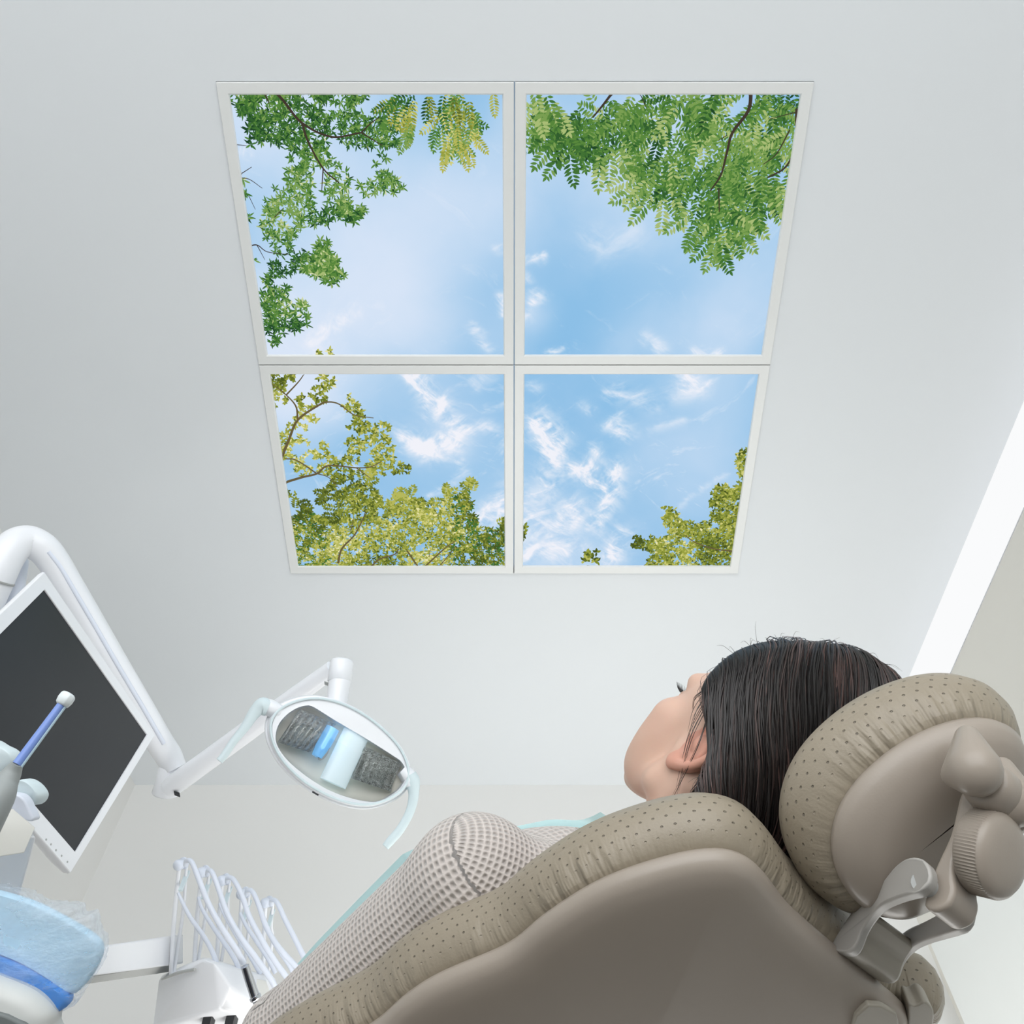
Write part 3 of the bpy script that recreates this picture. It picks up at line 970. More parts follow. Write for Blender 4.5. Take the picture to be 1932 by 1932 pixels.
# bottom right
BRD = [(1190, 1025), (1222, 1012), (1252, 1018), (1262, 1000), (1250, 985), (1255, 965), (1272, 962), (1285, 985), (1330, 985), (1345, 972), (1340, 940), (1350, 918), (1372, 915), (1380, 930), (1395, 905), (1392, 880), (1393, 850), (1412, 846), (1405, 900), (1398, 960), (1382, 1075), (1212, 1075), (1222, 1058), (1235, 1045), (1210, 1035)]
for x, y, p in scatter(BRD, 900):
    rosette(3, p, .0098, .0050, random.choice((4, 5)), YELLS, bias=-.1)
strip(3, [(1292, 1010), (1315, 1025), (1350, 1036), (1385, 1040)], .002, .005, BRANCH2)
for cx, cy, r, n in ((1115, 1045, 16, 9), (1112, 1062, 12, 5), (985, 1000, 8, 8), (982, 1015, 6, 4), (1200, 1022, 10, 8), (1260, 968, 10, 7)):
    for k in range(n):
        rosette(3, pxy(cx + random.uniform(-r, r), cy + random.uniform(-r, r)), .012, .007, 4, YELLS, bias=-.5)

for a_ in LATE:
    strip_now(*a_)

k = NT('backlit_print')
at = k.n('ShaderNodeAttribute', attribute_name='print')
e = k.n('ShaderNodeEmission')
k.l(at.outputs['Color'], e.inputs['Color']); e.inputs['Strength'].default_value = 1.0
k.l(e.outputs[0], k.out.inputs['Surface'])
M['print'] = k.m

PM = (pxy(970, 687)[0], pxy(966, 687.5)[1])
FRW = .0235
PAN_LABEL = ['backlit ceiling panel with green leafy branches hanging over its left and top edges',
             'backlit ceiling panel with long feathery green fronds filling its top right corner',
             'backlit ceiling panel with yellow-green treetops along its left and bottom edges',
             'backlit ceiling panel of mostly clouded blue sky with one bush in its bottom right corner']
for pi in range(4):
    i, j = pi % 2, pi // 2
    x0, x1 = (PX0, PM[0]) if i == 0 else (PM[0], PX1)
    y0, y1 = (PY0, PM[1]) if j == 0 else (PM[1], PY1)
    g = .0011
    x0, x1, y0, y1 = x0 + g, x1 - g, y0 + g, y1 - g
    root = thing('sky_ceiling_panel', PAN_LABEL[pi], 'ceiling light panel', ((x0 + x1) / 2, (y0 + y1) / 2, CEIL), group='backlit sky panels in the ceiling')
    # frame: flat lip, small inner slope up to the picture
    def ring(d, z):
        return np.array([(x0 + d, y0 + d, z), (x1 - d, y0 + d, z), (x1 - d, y1 - d, z), (x0 + d, y1 - d, z)])
    zf = CEIL - .005
    b = MB().loft([ring(0, CEIL + .03), ring(0, zf + .001), ring(.001, zf), ring(FRW - .003, zf), ring(FRW - .0015, zf + .001), ring(FRW, CEIL - .001), ring(FRW, CEIL + .03)], cap=False)
    b.build('frame', M['frame'], root, smooth=False)
    a0, a1, c0, c1 = x0 + FRW, x1 - FRW, y0 + FRW, y1 - FRW
    N = 300
    gx, gy = np.meshgrid(np.linspace(a0, a1, N + 1), np.linspace(c0, c1, N + 1))
    colr = sky(gx, gy).reshape(-1, 3)
    V = np.stack([gx.ravel(), gy.ravel(), np.full(gx.size, CEIL + .001)], 1)
    ii, jj = np.meshgrid(np.arange(N), np.arange(N))
    q = (jj * (N + 1) + ii).ravel()
    Fq = np.stack([q, q + N + 1, q + N + 2, q + 1], 1)
    V = [V]; Cc = [colr]; Fl = Fq.tolist(); nv = len(colr); lay = 0
    for pts, c in LEAF[pi]:
        P = np.array(pts)
        cen = P.mean(0)
        if not (a0 < cen[0] < a1 and c0 < cen[1] < c1):
            P2 = np.clip(P, (a0, c0), (a1, c1))
            if np.ptp(P2[:, 0]) < .0008 or np.ptp(P2[:, 1]) < .0008:
                continue
        P = np.clip(P, (a0, c0), (a1, c1))
        lay += 1
        V.append(np.column_stack([P, np.full(len(P), CEIL + .0007 - lay * 2.2e-7)]))
        Cc.append(np.tile(c, (len(P), 1)))
        Fl.append(list(range(nv, nv + len(P))))
        nv += len(P)
    Cc = np.vstack(Cc)
    obj('picture', np.vstack(V), Fl, M['print'], root, smooth=False, recalc=False, attrs={'print': ('FLOAT_COLOR', np.column_stack([Cc, np.ones(len(Cc))]))})

# ------------------------------------------------------------------ dental chair (local frame: x to the patient's right, y up off the backrest, z towards the head)
S = .82
RX = unit((.727, .687, 0))
PHI = math.radians(3.0)
BZ = np.array([RX[1], -RX[0], 0]) * math.cos(PHI) + np.array([0, 0, math.sin(PHI)])
FY = np.cross(BZ, RX)
CP0 = np.array([.177, .748, .62]) * S + CAM
CF = np.stack([RX, FY, BZ])                       # rows are the chair axes


def cw(r, f_, b):
    return CP0 + RX * r + FY * f_ + BZ * b


def c2w(P):
    return np.asarray(P, float) @ CF + CP0


def w2c(p):
    return CF @ (np.asarray(p) - CP0)


def on_f(px, py, f_):
    return w2c(hit(px, py, CP0 + FY * f_, FY))


def on_r(px, py, r):
    return w2c(hit(px, py, CP0 + RX * r, RX))


CM = Matrix(((RX[0], FY[0], BZ[0], CP0[0]), (RX[1], FY[1], BZ[1], CP0[1]), (RX[2], FY[2], BZ[2], CP0[2]), (0, 0, 0, 1)))
chair = thing('dental_chair', 'reclined taupe dental chair with perforated leather cushions and a knobbed headrest', 'dental chair', mat=CM)


def offset2(L, d):
    """offset a closed 2D loop outward (loop counter-clockwise or not: sign found from area)"""
    L = np.asarray(L, float)
    nx = np.roll(L, -1, 0) - np.roll(L, 1, 0)
    nx /= np.linalg.norm(nx, axis=1)[:, None] + 1e-9
    N = np.stack([nx[:, 1], -nx[:, 0]], 1)
    ar = .5 * np.sum(L[:, 0] * np.roll(L[:, 1], -1) - np.roll(L[:, 0], -1) * L[:, 1])
    return L + N * d * (1 if ar > 0 else -1)


def soften(L, n):
    for _ in range(n):
        L = .25 * np.roll(L, 1, 0) + .5 * L + .25 * np.roll(L, -1, 0)
    return L


def padded(name, loop, prof, mat, parent, ymap=None, frame=None, inner=None, **kw):
    """stack of offset rings: prof = list of (offset, height); the last one is closed with an inset fan"""
    loop = np.asarray(loop, float)
    d = np.r_[0, np.cumsum(np.linalg.norm(np.diff(np.vstack([loop, loop[:1]]), axis=0), axis=1))][:-1]
    V, at = [], []
    dist = 0; last = None
    cen = loop.mean(0) if inner is None else np.array(inner)
    for off, h in prof:
        if isinstance(off, tuple):                 # shrink towards the centre by a factor
            L = soften(cen + (offset2(loop, off[1]) - cen) * off[0], 6)
        else:
            L = soften(offset2(loop, off), 2 if off > -.02 else 6)
        y = np.full(len(L), h) if ymap is None else ymap(L, h)
        R3 = np.column_stack([L[:, 0], y, L[:, 1]])
        if last is not None:
            dist = dist + np.linalg.norm(R3 - last, axis=1).mean()
        last = R3
        V.append(R3); at.append(np.column_stack([d, np.full(len(L), dist), np.zeros(len(L))]))
    n = len(loop)
    b = MB().loft(V, cap=False)
    # close the last ring (and the first) with an n-gon
    m = len(V)
    b.f.append([(m - 1) * n + j for j in range(n)])
    b.f.append(list(range(n))[::-1])
    V3 = np.vstack(V)
    if frame is not None:
        V3 = frame(V3)
    return obj(name, V3, b.f, mat, parent, local=True, attrs={'rim': ('FLOAT_VECTOR', np.vstack(at))}, **kw)


# backrest outline, seen from behind: left edge, shoulder wing, top edge, then the far side and down to the waist
bl = [on_f(*q, 0.0) for q in ((700, 1932), (760, 1880), (830, 1835), (960, 1780), (1020, 1730), (1130, 1660), (1250, 1617), (1330, 1601), (1376, 1602), (1416, 1620), (1447, 1655), (1482, 1702), (1560, 1770), (1640, 1838))]
bl = [(p[0], p[2]) for p in bl]
wing = [(p[0], p[1]) for p in bl]
RC = .26 * S
right = [(.336, -.026), (.346, -.012), (.358, -.002), (.376, -.003), (.392, -.014), (.400, -.035), (.402, -.08), (.405, -.18), (.415, -.3)]
down = [(.425, -.42), (.42, -.56), (.39, -.60), (.21, -.605), (.02, -.60), (-.045, -.57), (-.052, -.47)]
outl = wing + right + down
outl = resample(smoothpath(outl, 6, closed=True), 260)
outl = soften(outl, 3)
outl = np.roll(outl, -np.argmin(outl[:, 1]), 0)

def yb(L, h):
    return np.full(len(L), h)

# rear shell: a shallow pressed tray
shell_r = [(p[0], p[2]) for p in (on_f(*q, 0.0) for q in ((1680, 1872), (1700, 1889), (1707, 1902), (1703, 1925), (1692, 1960)))]
outs = wing + shell_r + [(.392, -.2), (.405, -.3)] + down
outs = soften(resample(smoothpath(outs, 6, closed=True), 260), 2)
sh = padded('backrest_shell', outs, [(-.006, .004), (.0, .001), (.002, -.004), (-.001, -.012), (-.008, -.018), (-.022, -.022), (-.05, -.026)], M['taupe'], chair)
# the rear cover plate with a ridge near the top
cu = padded('backrest_cushion', outl, [(-.008, .0), (-.003, .001), (.004, .006), (.0115, .016), (.0155, .028), (.0155, .040), (.011, .052), (.002, .061), (-.012, .066), (-.030, .066), (-.055, .058), (-.085, .050)], M['leather'], chair)
cp_ = [(lambda p: (p[0], p[2]))(on_f(*q, -.024)) for q in ((1592, 1968), (1612, 1912), (1636, 1891), (1662, 1893), (1690, 1909), (1694, 1925), (1688, 1968))]
MB().prism([c2w((x_, -.0205, z_)) for x_, z_ in cp_], -FY * .0065).build('cover_plate', M['taupe2'], chair, bevel=.002, seg=3)
# far shoulder block: a small shell piece beside the cover plate
fb = [(p[0], p[2]) for p in (on_f(*q, -.004) for q in ((1709, 1880), (1722, 1883), (1737, 1875), (1748, 1882), (1755, 1894), (1755, 1915), (1748, 1945), (1738, 1990), (1690, 1990), (1703, 1940), (1708, 1905)))]
L_ = resample(smoothpath(fb, 5, closed=True), 70)
MB().prism([c2w((x_, -.012, z_)) for x_, z_ in L_], FY * .020).build('shoulder_block', M['taupe2'], chair, bevel=.004, seg=4)
# seat, leg rest and pedestal (below the frame, carry the chair)
seat = resample(smoothpath([(0.0, -.62), (.42, -.62), (.45, -.8), (.43, -1.1), (.40, -1.55), (.35, -1.72), (.21, -1.75), (.07, -1.72), (.02, -1.55), (-.01, -1.1), (-.03, -.8)], 6, closed=True), 120)
def yseat(L, h):
    z = -L[:, 1]
    return h + .07 * np.exp(-((z - 1.02) / .3) ** 2) - .052
padded('seat_cushion', seat, [(-.01, .0), (.006, .012), (.010, .03), (.004, .05), (-.02, .062)], M['leather'], chair, ymap=yseat)
padded('seat_shell', seat, [(-.012, .004), (-.004, -.01), (-.01, -.035), (-.05, -.05)], M['taupe'], chair, ymap=yseat)
pb = cw(.21, 0, -.85)
b = MB()
b.hull([(pb[0] + x * .10, pb[1] + y * .10, z) for x in (-1, 1) for y in (-1, 1) for z in (.06, pb[2] - .03)])
b.build('pedestal', M['taupe'], chair, bevel=.02)
b = MB().prism([(pb[0] + .34 * math.cos(t) * (1.2 if math.cos(t) > 0 else 1), pb[1] + .26 * math.sin(t), 0.0) for t in np.linspace(0, 2 * PI, 40)[:-1]], (0, 0, .06))
b.build('base_plate', M['taupe2'], chair, bevel=.01)

# headrest frame
AH = math.radians(22.0)
HB = BZ * 0 + (np.array([RX[1], -RX[0], 0]) * math.cos(AH) + np.array([0, 0, math.sin(AH)]))
HF = np.cross(HB, RX)
HC = CAM + ray(1740, 1520) / FPX * .97 * S + RX * .02 * S
HA = np.stack([CF @ RX, CF @ HF, CF @ HB])
HO = w2c(HC)


def hframe(V):
    return np.asarray(V) @ HA + HO


def hw(r, f_, b):
    return HC + RX * r + HF * f_ + HB * b


def h_on_f(px, py, f_):
    p = hit(px, py, HC + HF * f_, HF) - HC
    return np.array([p @ RX, f_, p @ HB])


def h_on_r(px, py, r):
    p = hit(px, py, HC + RX * r, RX) - HC
    return np.array([r, p @ HF, p @ HB])


hl = []
for t in np.linspace(0, 2 * PI, 160, endpoint=False):
    c_, s_ = math.cos(t), math.sin(t)
    e_ = 2 / 2.15
    x = .080 * abs(c_) ** e_ * (1 if c_ > 0 else -1)
    z = .100 * abs(s_) ** e_ * (1 if s_ > 0 else -1)
    hl.append((x * (1 - .17 * z / .1), z))
hl = resample(hl, 160)
def yh(L, h):
    return h + 1.9 * L[:, 0] ** 2 - .004
hs = padded('headrest_shell', hl, [(-.006, .006), (.0, .002), (.001, -.004), (-.004, -.012), (-.014, -.019), (-.035, -.024), (-.06, -.026)], M['taupe'], chair, ymap=yh, frame=hframe)
hcu = padded('headrest_cushion', hl, [(-.006, .002), (.002, .004), (.012, .012), (.020, .024), (.0225, .036), (.020, .048), (.012, .059), (-.002, .067), (-.018, .070), (-.034, .064), ((.4, -.02), .054)], M['leather'], chair, ymap=yh, frame=hframe)

# fork bracket, link arm, clamp knob and hinge bosses
def rprism(b, pts, r, thick):
    L = [c2w(on_r(px, py, r(px, py) if callable(r) else r)) for px, py in pts]
    L = resample(smoothpath(L, 4, closed=True), 70)
    return b.prism(L, RX * thick)


RN, RWD = .122, .076
def rlean(px, py):
    t = min(max((px - 1575) / 165.0, 0), 1)
    return .210 + (RN - .210) * t * t * (3 - 2 * t)
tine = [(1568, 1788), (1588, 1748), (1612, 1715), (1640, 1692), (1665, 1662), (1688, 1634), (1711, 1618), (1735, 1618), (1752, 1632), (1757, 1655), (1748, 1672), (1725, 1684), (1692, 1694), (1662, 1708), (1642, 1728), (1625, 1755), (1606, 1795)]
plate = [(1568, 1788), (1588, 1748), (1607, 1720), (1622, 1708), (1636, 1712), (1640, 1722), (1634, 1736), (1622, 1758), (1606, 1795)]
far_tine = [(1652, 1842), (1672, 1800), (1690, 1772), (1712, 1752), (1742, 1738), (1772, 1722), (1796, 1704), (1812, 1694), (1824, 1700), (1829, 1722), (1822, 1742), (1805, 1754), (1775, 1763), (1740, 1774), (1714, 1788), (1694, 1812), (1680, 1845)]
bk = MB()
rprism(bk, plate, lambda x, y: rlean(x, y) + .004, RWD - .008)
bracket = bk.build('bracket', M['taupe2'], chair, bevel=.0025, seg=3, angle=35)
for pts_, dx_ in ((tine, 0.0), (far_tine, 84.0)):
    t = MB(); rprism(t, pts_, lambda x, y: rlean(x - dx_, y) + (RWD - .011 if dx_ else 0), .011)
    t.build('tine', M['taupe_cool'], bracket, bevel=.0022, seg=4, angle=35)
t = MB(); c0 = c2w(on_r(1728, 1655, RN)); t.tube([c0 + RX * .006, c0 + RX * (RWD - .006)], .008, 20)
t.build('pivot_pin', M['grey'], bracket)
arm = [(1742, 1705), (1752, 1668), (1765, 1632), (1790, 1578), (1802, 1532), (1812, 1496), (1836, 1468), (1858, 1488), (1830, 1538), (1812, 1580), (1800, 1622), (1798, 1655), (1800, 1680), (1790, 1706), (1768, 1718), (1750, 1716)]
ab = MB(); rprism(ab, arm, RN + .018, .036)
armo = ab.build('link_arm', M['taupe'], chair, bevel=.005, seg=4, angle=35)
t = MB(); c0 = c2w(on_r(1860, 1478, RN + .012))
t.lathe(c0 - RX * .004, RX, [(0, .0), (0, .016), (.003, .0195), (.010, .0205), (.034, .0205), (.036, .018), (.039, .018), (.041, .0205), (.052, .0195), (.055, .016), (.055, 0)], 40)
t.build('hinge_barrel', M['taupe'], armo)
kc = c2w(on_r(1838, 1604, RN + .036))
ax = unit(-HF * .8 + BZ * .5)
b = MB()
prof = [(-.012, .012), (.002, .012), (.002, .0315), (.004, .0335), (.020, .0335), (.0225, .0325), (.026, .029), (.0285, .022), (.0295, .010), (.0297, 0)]
n = 160
e1 = unit(np.cross(ax, (0, 0, 1))); e2 = np.cross(ax, e1)
ang = np.arange(n) * 2 * PI / n
rings = []
for h_, r_ in prof:
    kn = np.where(np.arange(n) % 2 == 0, 1.0,   .955 if .003 < h_ < .021 and r_ > .03 else 1.0)
    rings.append(kc + ax * h_ + max(r_, 1e-5) * kn[:, None] * (np.cos(ang)[:, None] * e1 + np.sin(ang)[:, None] * e2))
b.loft(rings)
b.build('knob', M['taupe'], armo)
for k_, sh_ in enumerate((0.0, .052)):
    b = MB()
    pts = []
    for (q, rr) in (((1838, 1452), .021), ((1826, 1392), .010), ((1800, 1462), .010)):
        bb = MB().ball(c2w(on_r(*q, RN - .012)) + RX * sh_, rr, 20)
        pts += bb.v
    b.hull(pts)
    b.build('hinge_boss', M['taupe'], chair, angle=180)

# ------------------------------------------------------------------ the patient (same local frame as the chair)
PR = .165                                     # body midline
HEADC = np.array([PR - .007, .190, -.018])           # midpoint between the ear canals
HEADA = math.radians(13.4)
HEADY = math.radians(10.0)                    # turned a little
fy0 = np.array([0, math.cos(HEADA), -math.sin(HEADA)]); fz = np.array([0, math.sin(HEADA), math.cos(HEADA)])
fx0 = np.array([1.0, 0, 0])
fx = fx0 * math.cos(HEADY) + fy0 * math.sin(HEADY)
fy = -fx0 * math.sin(HEADY) + fy0 * math.cos(HEADY)
HR = np.stack([fx, fy, fz])                   # rows: head right, face, crown
HSZ = 1.06


def H(x, y, z):
    return HEADC + HSZ * (x * fx + y * fy + z * fz)


person = thing('person', 'woman with long dark hair and oatmeal waffle-knit sweater lying in the chair', 'person', mat=CM)


def head_prims(F, grow=0.0, cran_only=False):
    F.ell(H(0, -.006, .040), np.array((.0735, .094, .088)) * HSZ, HR, .012, grow=grow)
    F.ell(H(0, -.030, .028), np.array((.071, .072, .080)) * HSZ, HR, .015, grow=grow)
    if cran_only:
        return
    F.ell(H(0, .040, .010), np.array((.062, .054, .076)) * HSZ, HR, .02)
    F.ell(H(0, .046, -.042), np.array((.047, .044, .052)) * HSZ, HR, .02)
    for s in (-1, 1):
        F.cone(H(s * .060, .006, -.020), H(s * .054, .012, -.058), .014, .013, .02)       # jaw ramus
        F.cone(H(s * .054, .012, -.058), H(s * .013, .076, -.090), .014, .013, .02)       # jaw line
        F.ell(H(s * .046, .064, -.008), np.array((.021, .022, .018)) * HSZ, HR, .015)     # cheekbone
        F.ell(H(s * .043, .060, -.035), np.array((.022, .026, .030)) * HSZ, HR, .02)      # cheek
        F.ell(H(s * .034, .060, -.064), np.array((.020, .024, .024)) * HSZ, HR, .02)
        F.cone(H(s * .012, .092, .032), H(s * .046, .076, .034), .009, .009, .012)        # brow
        F.ell(H(s * .032, .093, .012), np.array((.015, .012, .010)) * HSZ, HR, .012, cut=True)
        F.ell(H(s * .032, .0755, .012), np.array((.0145, .0145, .0125)) * HSZ, HR, .004)   # lids
    F.ell(H(0, .0785, -.087), np.array((.017, .014, .014)) * HSZ, HR, .016)                  # chin
    F.cone(H(0, .090, .022), H(0, .108, -.016), .0075, .009, .008)                          # nose
    F.ell(H(0, .110, -.019), np.array((.010, .009, .008)) * HSZ, HR, .005)
    for s in (-1, 1):
        F.ell(H(s * .011, .099, -.023), np.array((.007, .009, .006)) * HSZ, HR, .004)
    F.ell(H(0, .086, -.052), np.array((.026, .014, .022)) * HSZ, HR, .014)
    F.ell(H(0, .0985, -.046), np.array((.020, .006, .0045)) * HSZ, HR, .003)
    F.ell(H(0, .0975, -.056), np.array((.017, .006, .005)) * HSZ, HR, .003)


NB = np.array([PR + .003, .108, -.205])           # base of the neck
SHL = np.array([PR - .163, .120, -.268]); SHR = np.array([PR + .163, .120, -.268])
ELL = np.array([PR - .152, .110, -.595]); ELR = np.array([PR + .160, .110, -.595])
WRL = np.array([PR - .085, .190, -.815]); WRR = np.array([PR + .085, .195, -.815])


def torso_prims(F, g=0.0, k=.03):
    F.ell((PR, .155, -.37), (.150, .098, .20), None, k, grow=g)
    F.ell((PR, .150, -.60), (.128, .090, .20), None, k, grow=g)
    F.ell((PR, .140, -.79), (.155, .095, .13), None, k, grow=g)
    F.cone((PR, .150, -.30), (PR, .15, -.7), .09, .085, k, grow=g)
    for s in (-1, 1):
        F.ell((PR + s * .070, .225, -.420), (.055, .045, .058), None, k, grow=g)
        F.cone((PR + s * .045, .108, -.205), (PR + s * .135, .118, -.255), .040, .046, k, grow=g)


def arm_prims(F, sh, el, wr, g=0.0, k=.02, ext=0.0):
    F.ell(sh, (.052, .054, .058), None, k, grow=g)
    F.cone(sh, el, .050, .040, k, grow=g)
    F.cone(el, el + (wr - el) * (1 + ext), .040, .027, k, grow=g)


def ax_nonuni(lo, f0, f1, hi, fine, coarse):
    return np.unique(np.round(np.r_[np.arange(lo, f0, coarse), np.arange(f0, f1, fine), np.arange(f1, hi, coarse)], 5))


Fd = Field(ax_nonuni(-.10, PR - .1, PR + .1, .44, .0024, .006), ax_nonuni(.0, .08, .325, .36, .0024, .006), ax_nonuni(-1.80, -.24, .15, .16, .0024, .0075))
head_prims(Fd)
Fd.cone(H(0, -.022, -.035), NB + np.array([0, .0, .01]), .054, .056, .025)
Fd.cone(NB + np.array([0, .0, .02]), (PR, .13, -.30), .060, .075, .03)
for s in (-1, 1):                                    # neck tendons
    Fd.cone(H(s * .056, -.020, -.030), NB + np.array([s * .022, .055, -.02]), .015, .012, .02)
torso_prims(Fd)
arm_prims(Fd, SHL, ELL, WRL); arm_prims(Fd, SHR, ELR, WRR)
KN = [np.array([PR + s * .10, .165, -1.16]) for s in (-1, 1)]
AN = [np.array([PR + s * .09, .105, -1.58]) for s in (-1, 1)]
for s, kn, an in zip((-1, 1), KN, AN):
    hp = np.array([PR + s * .085, .130, -.83])
    Fd.cone(hp, kn, .082, .052, .03); Fd.cone(kn, an, .052, .036, .02)
    Fd.ell(kn + (an - kn) * .3 + np.array([0, -.012, 0]), (.05, .05, .12), None, .02)
    Fd.cone(an + np.array([0, .0, -.02]), an + np.array([s * .015, .12, -.06]), .034, .028, .02)
# hands: palm and five bent fingers resting on the belly
def hand(F, wr, s):
    d = unit(np.array([-s * .45, .25, -.75])); n_ = unit(np.array([0, 1.0, 0]) - d * d[1]); w_ = np.cross(d, n_) * 1.0
    pc = wr + d * .055
    F.cone(wr, wr + d * .03, .026, .026, .012)
    for q in (-.027, -.009, .009, .027):
        F.cone(wr + d * .02 + w_ * q * .7, wr + d * .095 + w_ * q, .0135, .0115, .012)
    for i, q in enumerate((-.030, -.010, .010, .029)):
        L = (.058, .070, .074, .064)[i]
        p0 = wr + d * .095 + w_ * q; p1 = p0 + d * L * .42 - n_ * .004; p2 = p1 + d * L * .32 - n_ * .014; p3 = p2 + d * L * .22 - n_ * .014
        F.cone(p0, p1, .0095, .0085, .004); F.cone(p1, p2, .0085, .0078, .003); F.cone(p2, p3, .0078, .0066, .003)
    t0 = wr + d * .030 + w_ * .026; t1 = t0 + d * .030 + w_ * .026 - n_ * .004; t2 = t1 + d * .032 + w_ * .008 - n_ * .006
    F.cone(t0, t1, .013, .0105, .006); F.cone(t1, t2, .0105, .0080, .003)
hand(Fd, WRL, -1); hand(Fd, WRR, 1)
Vb, Fb = Fd.mesh()
# ears
def ear(s):
    E_ = Field(np.arange(-.014, .03, .0010), np.arange(-.04, .03, .0010), np.arange(-.05, .05, .0010))
    helix = [(.002, .010, .004), (.007, .006, .020), (.012, -.003, .031), (.016, -.015, .033), (.019, -.025, .024), (.018, -.027, .008), (.014, -.022, -.008), (.010, -.013, -.020), (.007, -.004, -.028)]
    hp = smoothpath([np.array(q) for q in helix], 5)
    for a, c in zip(hp[:-1], hp[1:]):
        E_.cone(a, c, .0036, .0036, .002)
    E_.ell((.007, -.002, -.027), (.0042, .0085, .0095), None, .004)             # lobe
    anti = smoothpath([np.array(q) for q in ((.010, -.004, .022), (.0125, -.013, .014), (.0125, -.017, .003), (.010, -.014, -.008), (.007, -.005, -.015))], 4)
    for a, c in zip(anti[:-1], anti[1:]):
        E_.cone(a, c, .0030, .0030, .003)
    E_.ell((.0075, -.008, .004), (.0040, .019, .030), None, .005)               # back plate
    E_.ell((.010, .0005, .003), (.0055, .0095, .0115), None, .003, cut=True)     # concha
    E_.ell((.012, -.016, .022), (.0030, .0045, .008), None, .003, cut=True)
    E_.ell((.005, .0095, -.002), (.0042, .0045, .0075), None, .003)             # tragus
    E_.cone((-.010, -.004, .004), (.004, -.006, .004), .014, .012, .004)
    V, Fq = E_.mesh()
    # flare the ear out from the head, lean it back
    out = np.array([1.0, 0, 0])
    V = V * 1.06
    a = math.radians(18); V2 = V.copy()
    V2[:, 1] = V[:, 1] * math.cos(a) - V[:, 2] * math.sin(a) * 1; V2[:, 2] = V[:, 1] * math.sin(a) + V[:, 2] * math.cos(a)
    V = V2
    P = HEADC + HSZ * ((s * (V[:, :1] + .0665)) * fx + (V[:, 1:2] - .006) * fy + (V[:, 2:3] + .000) * fz)
    return P, (Fq if s > 0 else Fq[:, ::-1])
tint = np.zeros(len(Vb))
loc = (Vb - HEADC) @ HR.T / HSZ
lip = np.exp(-((loc[:, 0] / .022) ** 2) ** 2 - ((loc[:, 2] + .051) / .010) ** 4 - ((loc[:, 1] - .1) / .014) ** 4)
tint = .55 * lip + .12 * np.exp(-((np.abs(loc[:, 0]) - .048) ** 2 + (loc[:, 1] - .07) ** 2 + (loc[:, 2] + .02) ** 2) / .03 ** 2)
VV, FF, TT = [Vb], [Fb], [tint]
off = len(Vb)
for s in (-1, 1):
    P, Fq = ear(s)
    VV.append(P); FF.append(Fq + off); off += len(P); TT.append(np.full(len(P), .55))
body = obj('body', np.vstack(VV), np.vstack(FF), M['skin'], person, local=True, recalc=False, attrs={'tint': ('FLOAT', np.concatenate(TT))})
for s in (-1, 1):
    MB().ball(H(s * .032, .0775, .012), .0128 * HSZ, 16).build('eye', M['eye'], person, local=True)
    b = MB()
    for i in range(13):
        t = (i - 6) / 6
        a = H(s * .032 + t * .013, .0895 - .006 * t * t, .0135)
        c = H(s * .032 + t * .019, .0985 - .006 * t * t, .0185)
        m_ = (a + c) / 2 + HSZ * fz * -.001
        b.tube([a, m_, c], [.0007, .0005, .00015], 4)
    b.build('eyelashes', M['lash'], person, local=True)
    b = MB()
    b.tube([H(s * .014, .1005, .0305), H(s * .030, .0955, .037), H(s * .047, .0815, .0345)], [.0022, .0026, .0008], 8, smooth=5)
    b.build('eyebrow', M['lash'], person, local=True)

# hair ---------------------------------------------------------------
Fh = Field(np.arange(-.02, .32, .0030), np.arange(.03, .34, .0030), np.arange(-.29, .18, .0030))
head_prims(Fh, grow=.018, cran_only=True)
Fh.ell(H(0, -.042, .074), np.array((.083, .094, .100)) * HSZ, HR, .02)
Fh.ell(H(0, -.055, .010), np.array((.072, .068, .090)) * HSZ, HR, .03)
for x in (-.05, -.025, 0, .025, .05):
    Fh.cone(H(x, -.055, -.01), np.array([PR + x * .9, .085, -.18]), .040, .024, .03)
X, Y, Z = Fh.grid()
lx = (X - HEADC[0]) * fx[0] + (Y - HEADC[1]) * fx[1] + (Z - HEADC[2]) * fx[2]
ly = ((X - HEADC[0]) * fy[0] + (Y - HEADC[1]) * fy[1] + (Z - HEADC[2]) * fy[2]) / HSZ
lz = ((X - HEADC[0]) * fz[0] + (Y - HEADC[1]) * fz[1] + (Z - HEADC[2]) * fz[2]) / HSZ
HLZ = [-.30, -.10, -.05, -.02, .005, .022, .035, .05, .07, .09, .11, .125, .20]
HLY = [-.060, -.058, -.056, -.052, -.044, -.014, .030, .040, .046, .050, .049, .046, .04]
hl_y = np.interp(lz, HLZ, HLY)
Fh.fullmax((ly - hl_y) * .8)
# smooth the cut edge
vv = Fh.v
for _ in range(3):
    vv = vv.copy()
    vv[1:-1] = .25 * vv[:-2] + .5 * vv[1:-1] + .25 * vv[2:]
    vv[:, 1:-1] = .25 * vv[:, :-2] + .5 * vv[:, 1:-1] + .25 * vv[:, 2:]
    vv[:, :, 1:-1] = .25 * vv[:, :, :-2] + .5 * vv[:, :, 1:-1] + .25 * vv[:, :, 2:]
Fh.v = vv
Vh, Fhf = Fh.mesh()
# locks: thin tubes that run over the hair from the parting down to the backrest
GRAV = CF @ np.array([0, 0, -1.0])
down = unit(GRAV + .50 * (-fz) + .05 * (-fy))
HV, HF_, HT = [Vh], [Fhf], [np.full(len(Vh), .12)]
off = len(Vh)
r_ = np.random.default_rng(5)
NS = 4200
